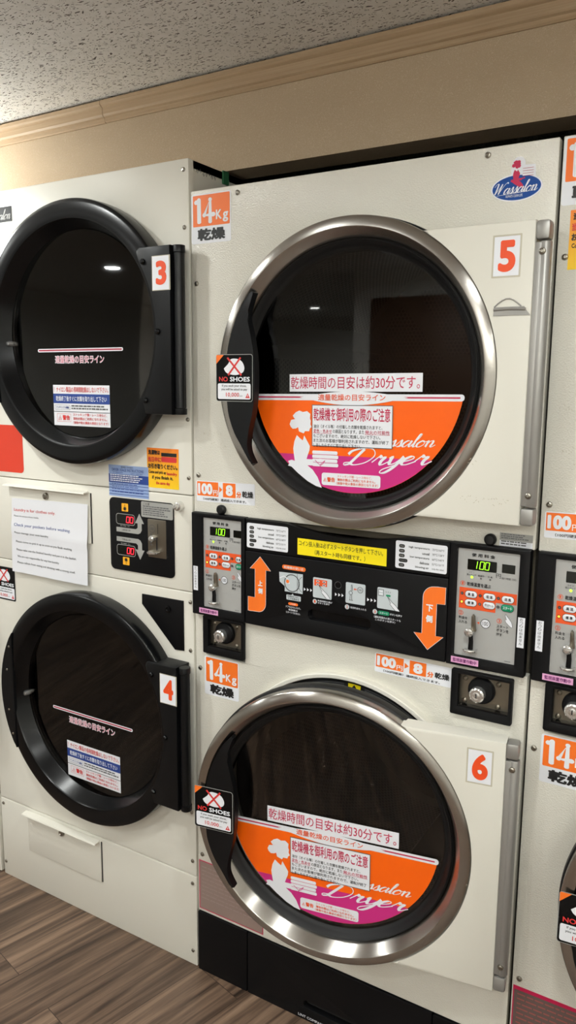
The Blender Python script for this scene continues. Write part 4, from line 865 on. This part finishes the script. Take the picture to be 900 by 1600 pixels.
def black_dryer(x0, label, nums, full=True):
    root = empty('stacked_tumble_dryer', (x0, 0, 0), label, 'tumble dryer', 'black-doored coin dryers')
    xl, xr = -.764, -.006
    hole = lambda z: circ(LX, z, .27, 80)
    ORG0 = ORG[0]
    for nm, z0, z1, zc in (('upper_front', 1.2550, 2.0130, LZ), ('coin_front', 1.0175, 1.2528, None), ('lower_front', .2595, 1.0152, LZ-LZD), ('base_front', 0.0, .2572, None)):
        b = NB(); plate(b, [rr(xl, z0, xr, z1, .003, 2)]+([hole(zc)] if zc else []), 0, .018, .002); link(nm, b, CREAM, root, 'smooth cream front panel')
    b = NB(); box(b, xl+.002, .018, 0, xl+.02, .86, 2.012); box(b, xr-.02, .018, 0, xr-.002, .86, 2.012); box(b, xl+.002, .018, 1.995, xr-.002, .86, 2.012); box(b, xl+.002, .845, 0, xr-.002, .86, 2.012)
    for z in (1.254, 1.0163, .2583): box(b, xl+.02, .0182, z-.006, xr-.02, .3, z+.006)
    link('casing', b, CREAM, root, 'cream side casing')
    for z in (LZ, LZ-LZD):
        b = lathe(NB(), [(.27, .0185), (.30, .05), (.30, .62), (0.001, .62)], LX, z, 64); link('drum', b, DRUM, root, 'dark metal drum')
    black_door(root, nums[0], LZ); black_door(root, nums[1], LZ-LZD)
    coin_panel(root)
    access_door(root, -.6400, -.3425, .1230, .2480, -.494, .2265); access_door(root, -.6500, -.3400, 1.1000, 1.2360, -.501, 1.2135)
    b = NB(); plate(b, [[(-.0355, .8640), (-.0355, .9915), (-.1685, .9900), (-.1690, .9640), (-.0640, .8620)]], -.0030, .001, .001); t = link('corner_panel', b, BLACKM, root, 'black five-sided corner panel')
    link('key_switch', lathe(NB(), [(.0035, -.0045), (.0050, -.0065), (.0085, -.0060), (.0090, -.0028)], -.083, .964, 20), BLACKG, t)
    b = lathe(NB(), [(0, -.0240), (.0030, -.0240), (.0040, -.0225), (.0065, -.0220), (.0070, -.014), (.0105, -.0130), (.0115, -.0040), (.0120, .001)], -.0420, 1.2265, 22); link('barrel_lock', b, CHROME, root, 'chrome barrel lock')
    for x, z in ((-.0150, 1.2960), (-.0190, 1.8660), (-.0160, 1.4340), (-.0200, 1.9900), (-.0150, .9910), (-.0160, .8680), (-.0190, .4360), (-.0180, .3000), (-.0190, .2360), (-.0200, .0410), (-.7520, .2400), (-.7540, .0440), (-.75, 1.10)): screw(root, x, z, 0, .0052)
    if full:
        P = Print(-.0004); P.rect(-.700, 1.9335, -.5905, 1.9715, BLACKM, 0); P.script('Wassalon', -.693, 1.9400, -.5950, 1.9650, FACE, 1, .24, .42); P.build('logo_badge', root, 'black badge with silver script')
        P = Print(-.0004); P.rect(-.735, 1.2690, -.5900, 1.4000, REDS, 0, .012); P.build('red_sign', root, 'plain red sticker with rounded corners')
        P = Print(-.0006); P.rect(-.2725, 1.2340, -.1405, 1.3135, LBLUE, 0); P.text('乾燥機の使用案内', -.230, 1.3065, -.190, 1.3110, INK, 1); P.text('DRYER USAGE INSTRUCTIONS', -.261, 1.2980, -.156, 1.3050, NAVY, 1, .012); P.text('烘干機使用説明', -.258, 1.2925, -.225, 1.2965, NAVY, 1); P.text('건조기 사용 안내', -.198, 1.2920, -.160, 1.2965, NAVY, 1)
        P.rect(-.2725, 1.2690, -.1405, 1.2905, NAVY, 1); P.lines(-.268, 1.2700, -.148, 1.2895, 4, WHITE, 2, .5, 3)
        for k in range(4): P.rect(-.2725, 1.2385+k*.0080, -.1405, 1.2400+k*.0080, NAVY, 1)
        P.lines(-.262, 1.2400, -.150, 1.2670, 4, NAVY, 2, .25, 4); P.build('usage_label', root, 'pale blue usage instruction label')
        ad_sticker(root, -.1440, 1.2650, -.0450, 1.3625)
        tag_print('warning_sticker', root, -.745, .8935, -.6475, .9930, -.0004)
        bmx = NB(); box(bmx, -.008, .130, 1.985, -.0035, .152, 2.0145); link('green_tape', bmx, mat('green_tape', (34, 92, 58), .6), root, 'small piece of green tape')
        b = NB(); rnd = random.Random(2)     # pencilled figures on the side of the casing
        for k in range(7):
            y = .030+k*.011; z = 1.990+.003*math.sin(k*2); tube(b, [(-.0076, y, z), (-.0076, y+.004, z+.007), (-.0076, y+.006, z-.002), (-.0076, y+.008, z+.004)], .0005, 4)
        link('pencil_marking', b, GREYD, root, 'pencilled figures on the side')
    return root
black_dryer(0, 'cream stacked dryer with black doors 3 and 4 at the left', (3, 4))
black_dryer(-.773, 'cream cabinet cut off by the left edge, beyond the dryer with doors 3 and 4', (1, 2), False)

# ------------------------------------------------------------------ paper notice taped over the coin front
def notice():
    root_y = -.0075; P = Print(root_y)
    # paper hangs almost flat with a soft fold; the outline is slightly askew
    A, B, C, D = (-.6365, 1.1980), (-.3425, 1.2050), (-.3505, .9860), (-.6440, .9880)
    N, M = 10, 14; i = P.mi(PAPER)
    def at(u, v):
        x = (A[0]*(1-u)+B[0]*u)*(1-v)+(D[0]*(1-u)+C[0]*u)*v; z = (A[1]*(1-u)+B[1]*u)*(1-v)+(D[1]*(1-u)+C[1]*u)*v
        y = root_y-.0035*v-.0030*math.exp(-((v-.40-.08*u)/.06)**2)-.0012*math.sin(7*u+3*v)
        return x, y, z
    grid = [[P.bm.verts.new(at(a/N, c/M)) for a in range(N+1)] for c in range(M+1)]
    for c in range(M):
        for a in range(N): P.bm.faces.new((grid[c+1][a], grid[c+1][a+1], grid[c][a+1], grid[c][a])).material_index = i
    def line(t, u0, u1, v, h, m, bold=.0):
        vs, fs = glyphs(t, bold, 0); ax, bx = min(p[0] for p in vs), max(p[0] for p in vs); az, bz = min(p[1] for p in vs), max(p[1] for p in vs); k = P.mi(m)
        nv = []
        for a, b, e in vs:
            x, y, z = at(u0+(u1-u0)*(a-ax)/(bx-ax), v-h*(b-az)/(bz-az)); nv.append(P.bm.verts.new((x, y-.0006-e*.0003, z)))
        for f in fs: P.bm.faces.new([nv[q] for q in f]).material_index = k
    for t, u0, u1, v, h, m, bo in (('Laundry is for clothes only.', .035, .585, .175, .060, REDT, 0), ('Please do not put shoes inside.', .035, .37, .245, .030, INK, 0), ('Check your pockets before washing.', .04, .785, .375, .060, NAVY, 0), ('Please manage your own laundry', .045, .50, .475, .042, INK, .006),
                                   ('Please come to pick it up as soon as you finish washing.', .06, .81, .595, .042, INK, .006), ('Please take out the finished laundry and put it in the basket.', .065, .865, .705, .042, INK, .006), ('We are not responsible for any lost laundry', .075, .64, .795, .042, INK, .006), ('Please refrain from eating and drinking with a strong smell.', .075, .85, .878, .042, INK, .006)):
        line(t, u0, u1, v+.1*h, h*.85, m, 0)
    b = P.bm
    for f in b.faces: f.smooth = True
    return prop(P.build('paper_notice', None), 'white paper notice of laundry rules taped between doors 3 and 4', 'notice')
notice()

# ------------------------------------------------------------------ ceiling downlights (most are behind the camera)
HOUS = mat('white_lamp_housing', (235, 232, 226), .5)
LENS = mat('lamp_diffuser', (255, 244, 226), .5, emit=7)
where = ['over door 4', 'in front of door 5', 'in front of the dryer beside door 5', 'near the right wall, added for fill', 'near the left wall, added for fill', 'second row at left', 'second row in the middle', 'added for fill in the second row right of the middle', 'added in the second row near the right wall', 'far back at left']
for (x, y, p), w in zip(LAMPS, where):
    t = empty('downlight', (x, y, CEIL), 'small round ceiling downlight '+w, 'ceiling light', 'ceiling downlights')
    b = NB(); prof = [(.060, 0), (.062, -.004), (.058, -.0065), (.050, -.004), (.046, -.001)]
    n = 32; rings = [[b.verts.new((r*math.cos(2*PI*k/n), r*math.sin(2*PI*k/n), z)) for k in range(n)] for r, z in prof]
    for a, c in zip(rings, rings[1:]):
        for k in range(n): b.faces.new((a[k], a[(k+1) % n], c[(k+1) % n], c[k]))
    link('trim_ring', b, HOUS, t)
    b = NB(); b.faces.new([b.verts.new((.046*math.cos(2*PI*k/n), .046*math.sin(2*PI*k/n), -.0015)) for k in range(n)]); link('diffuser', b, LENS, t, recalc=False)
    ld = bpy.data.lights.new('downlight_lamp', 'AREA'); ld.shape = 'DISK'; ld.size = .09; ld.energy = p; ld.color = (.97, 1, .975); ld.spread = math.radians(170)
    lo = bpy.data.objects.new('downlight_lamp', ld); COL.objects.link(lo); lo.parent = t; lo.location = (0, 0, -.008)

GLOBE = mat('opal_lamp_shade', (255, 250, 240), .5, emit=1.5)
GLOBE.node_tree.nodes['Principled BSDF'].inputs['Alpha'].default_value = .25
for (x, y, dr, p), w in zip(DRUMS, ('by the wall left of door 3', 'near the right wall, added for fill', 'behind the camera, added for fill')):
    t = empty('globe_lamp', (x, y, CEIL), 'opal globe lamp hung from the ceiling '+w, 'ceiling light', 'opal globe lamps')
    b = zlathe(NB(), [(.055, 0), (.056, -.012), (.05, -.018), (.010, -.02), (.010, -dr+.045)], 0, 0, 28); link('lamp_stem', b, HOUS, t)
    b = NB(); bmesh.ops.create_uvsphere(b, u_segments=28, v_segments=18, radius=.055); bmesh.ops.translate(b, verts=b.verts, vec=(0, 0, -dr)); link('globe_shade', b, GLOBE, t)
    ld = bpy.data.lights.new('globe_bulb', 'POINT'); ld.shadow_soft_size = .06; ld.energy = p; ld.color = (.97, 1, .97)
    lo = bpy.data.objects.new('globe_bulb', ld); COL.objects.link(lo); lo.parent = t; lo.location = (0, 0, -dr)

for (x0, x1, p), w in zip(FILL_UPLIGHTS, ('left of the middle', 'at the right')):
    t = empty('fill_uplight', ((x0+x1)/2, -3.3, 1.86), 'unseen uplight trough added behind the camera to brighten the ceiling, '+w, 'wall light', 'added uplights'); h = (x1-x0)/2
    b = NB()
    for q in ((-h, 0, -.05, h, .14, -.042), (-h, 0, -.042, h, .008, .05), (-h, .132, -.042, h, .14, .05), (-h, .008, -.042, -h+.008, .132, .05), (h-.008, .008, -.042, h, .132, .05)): box(b, *q)
    link('trough', b, HOUS, t)
    b = NB(); box(b, -h+.02, .05, -.03, h-.02, .09, -.012); link('fill_light_bar', b, LENS, t)
    ld = bpy.data.lights.new('fill_uplight_lamp', 'AREA'); ld.shape = 'RECTANGLE'; ld.size = 2*h-.06; ld.size_y = .06; ld.energy = p; ld.color = (.97, 1, .975)
    lo = bpy.data.objects.new('fill_uplight_lamp', ld); COL.objects.link(lo); lo.parent = t; lo.location = (0, .07, -.006); lo.rotation_euler = (PI, 0, 0)

# ------------------------------------------------------------------ the far side of the room, seen only mirrored in the door glass
def room_door():
    y = -3.3; b = NB(); box(b, -1.08, y+.001, 0, -.24, y+.04, 2.06, .004); o = link('door_1', b, mat('brown_door', (104, 74, 54), .5)); o['kind'] = 'structure'
    b = NB(); tube(b, [(-.33, y+.042, 1.0), (-.33, y+.09, 1.0), (-.44, y+.09, 1.0)], .01); link('door_handle', b, CHROME, o)
room_door()
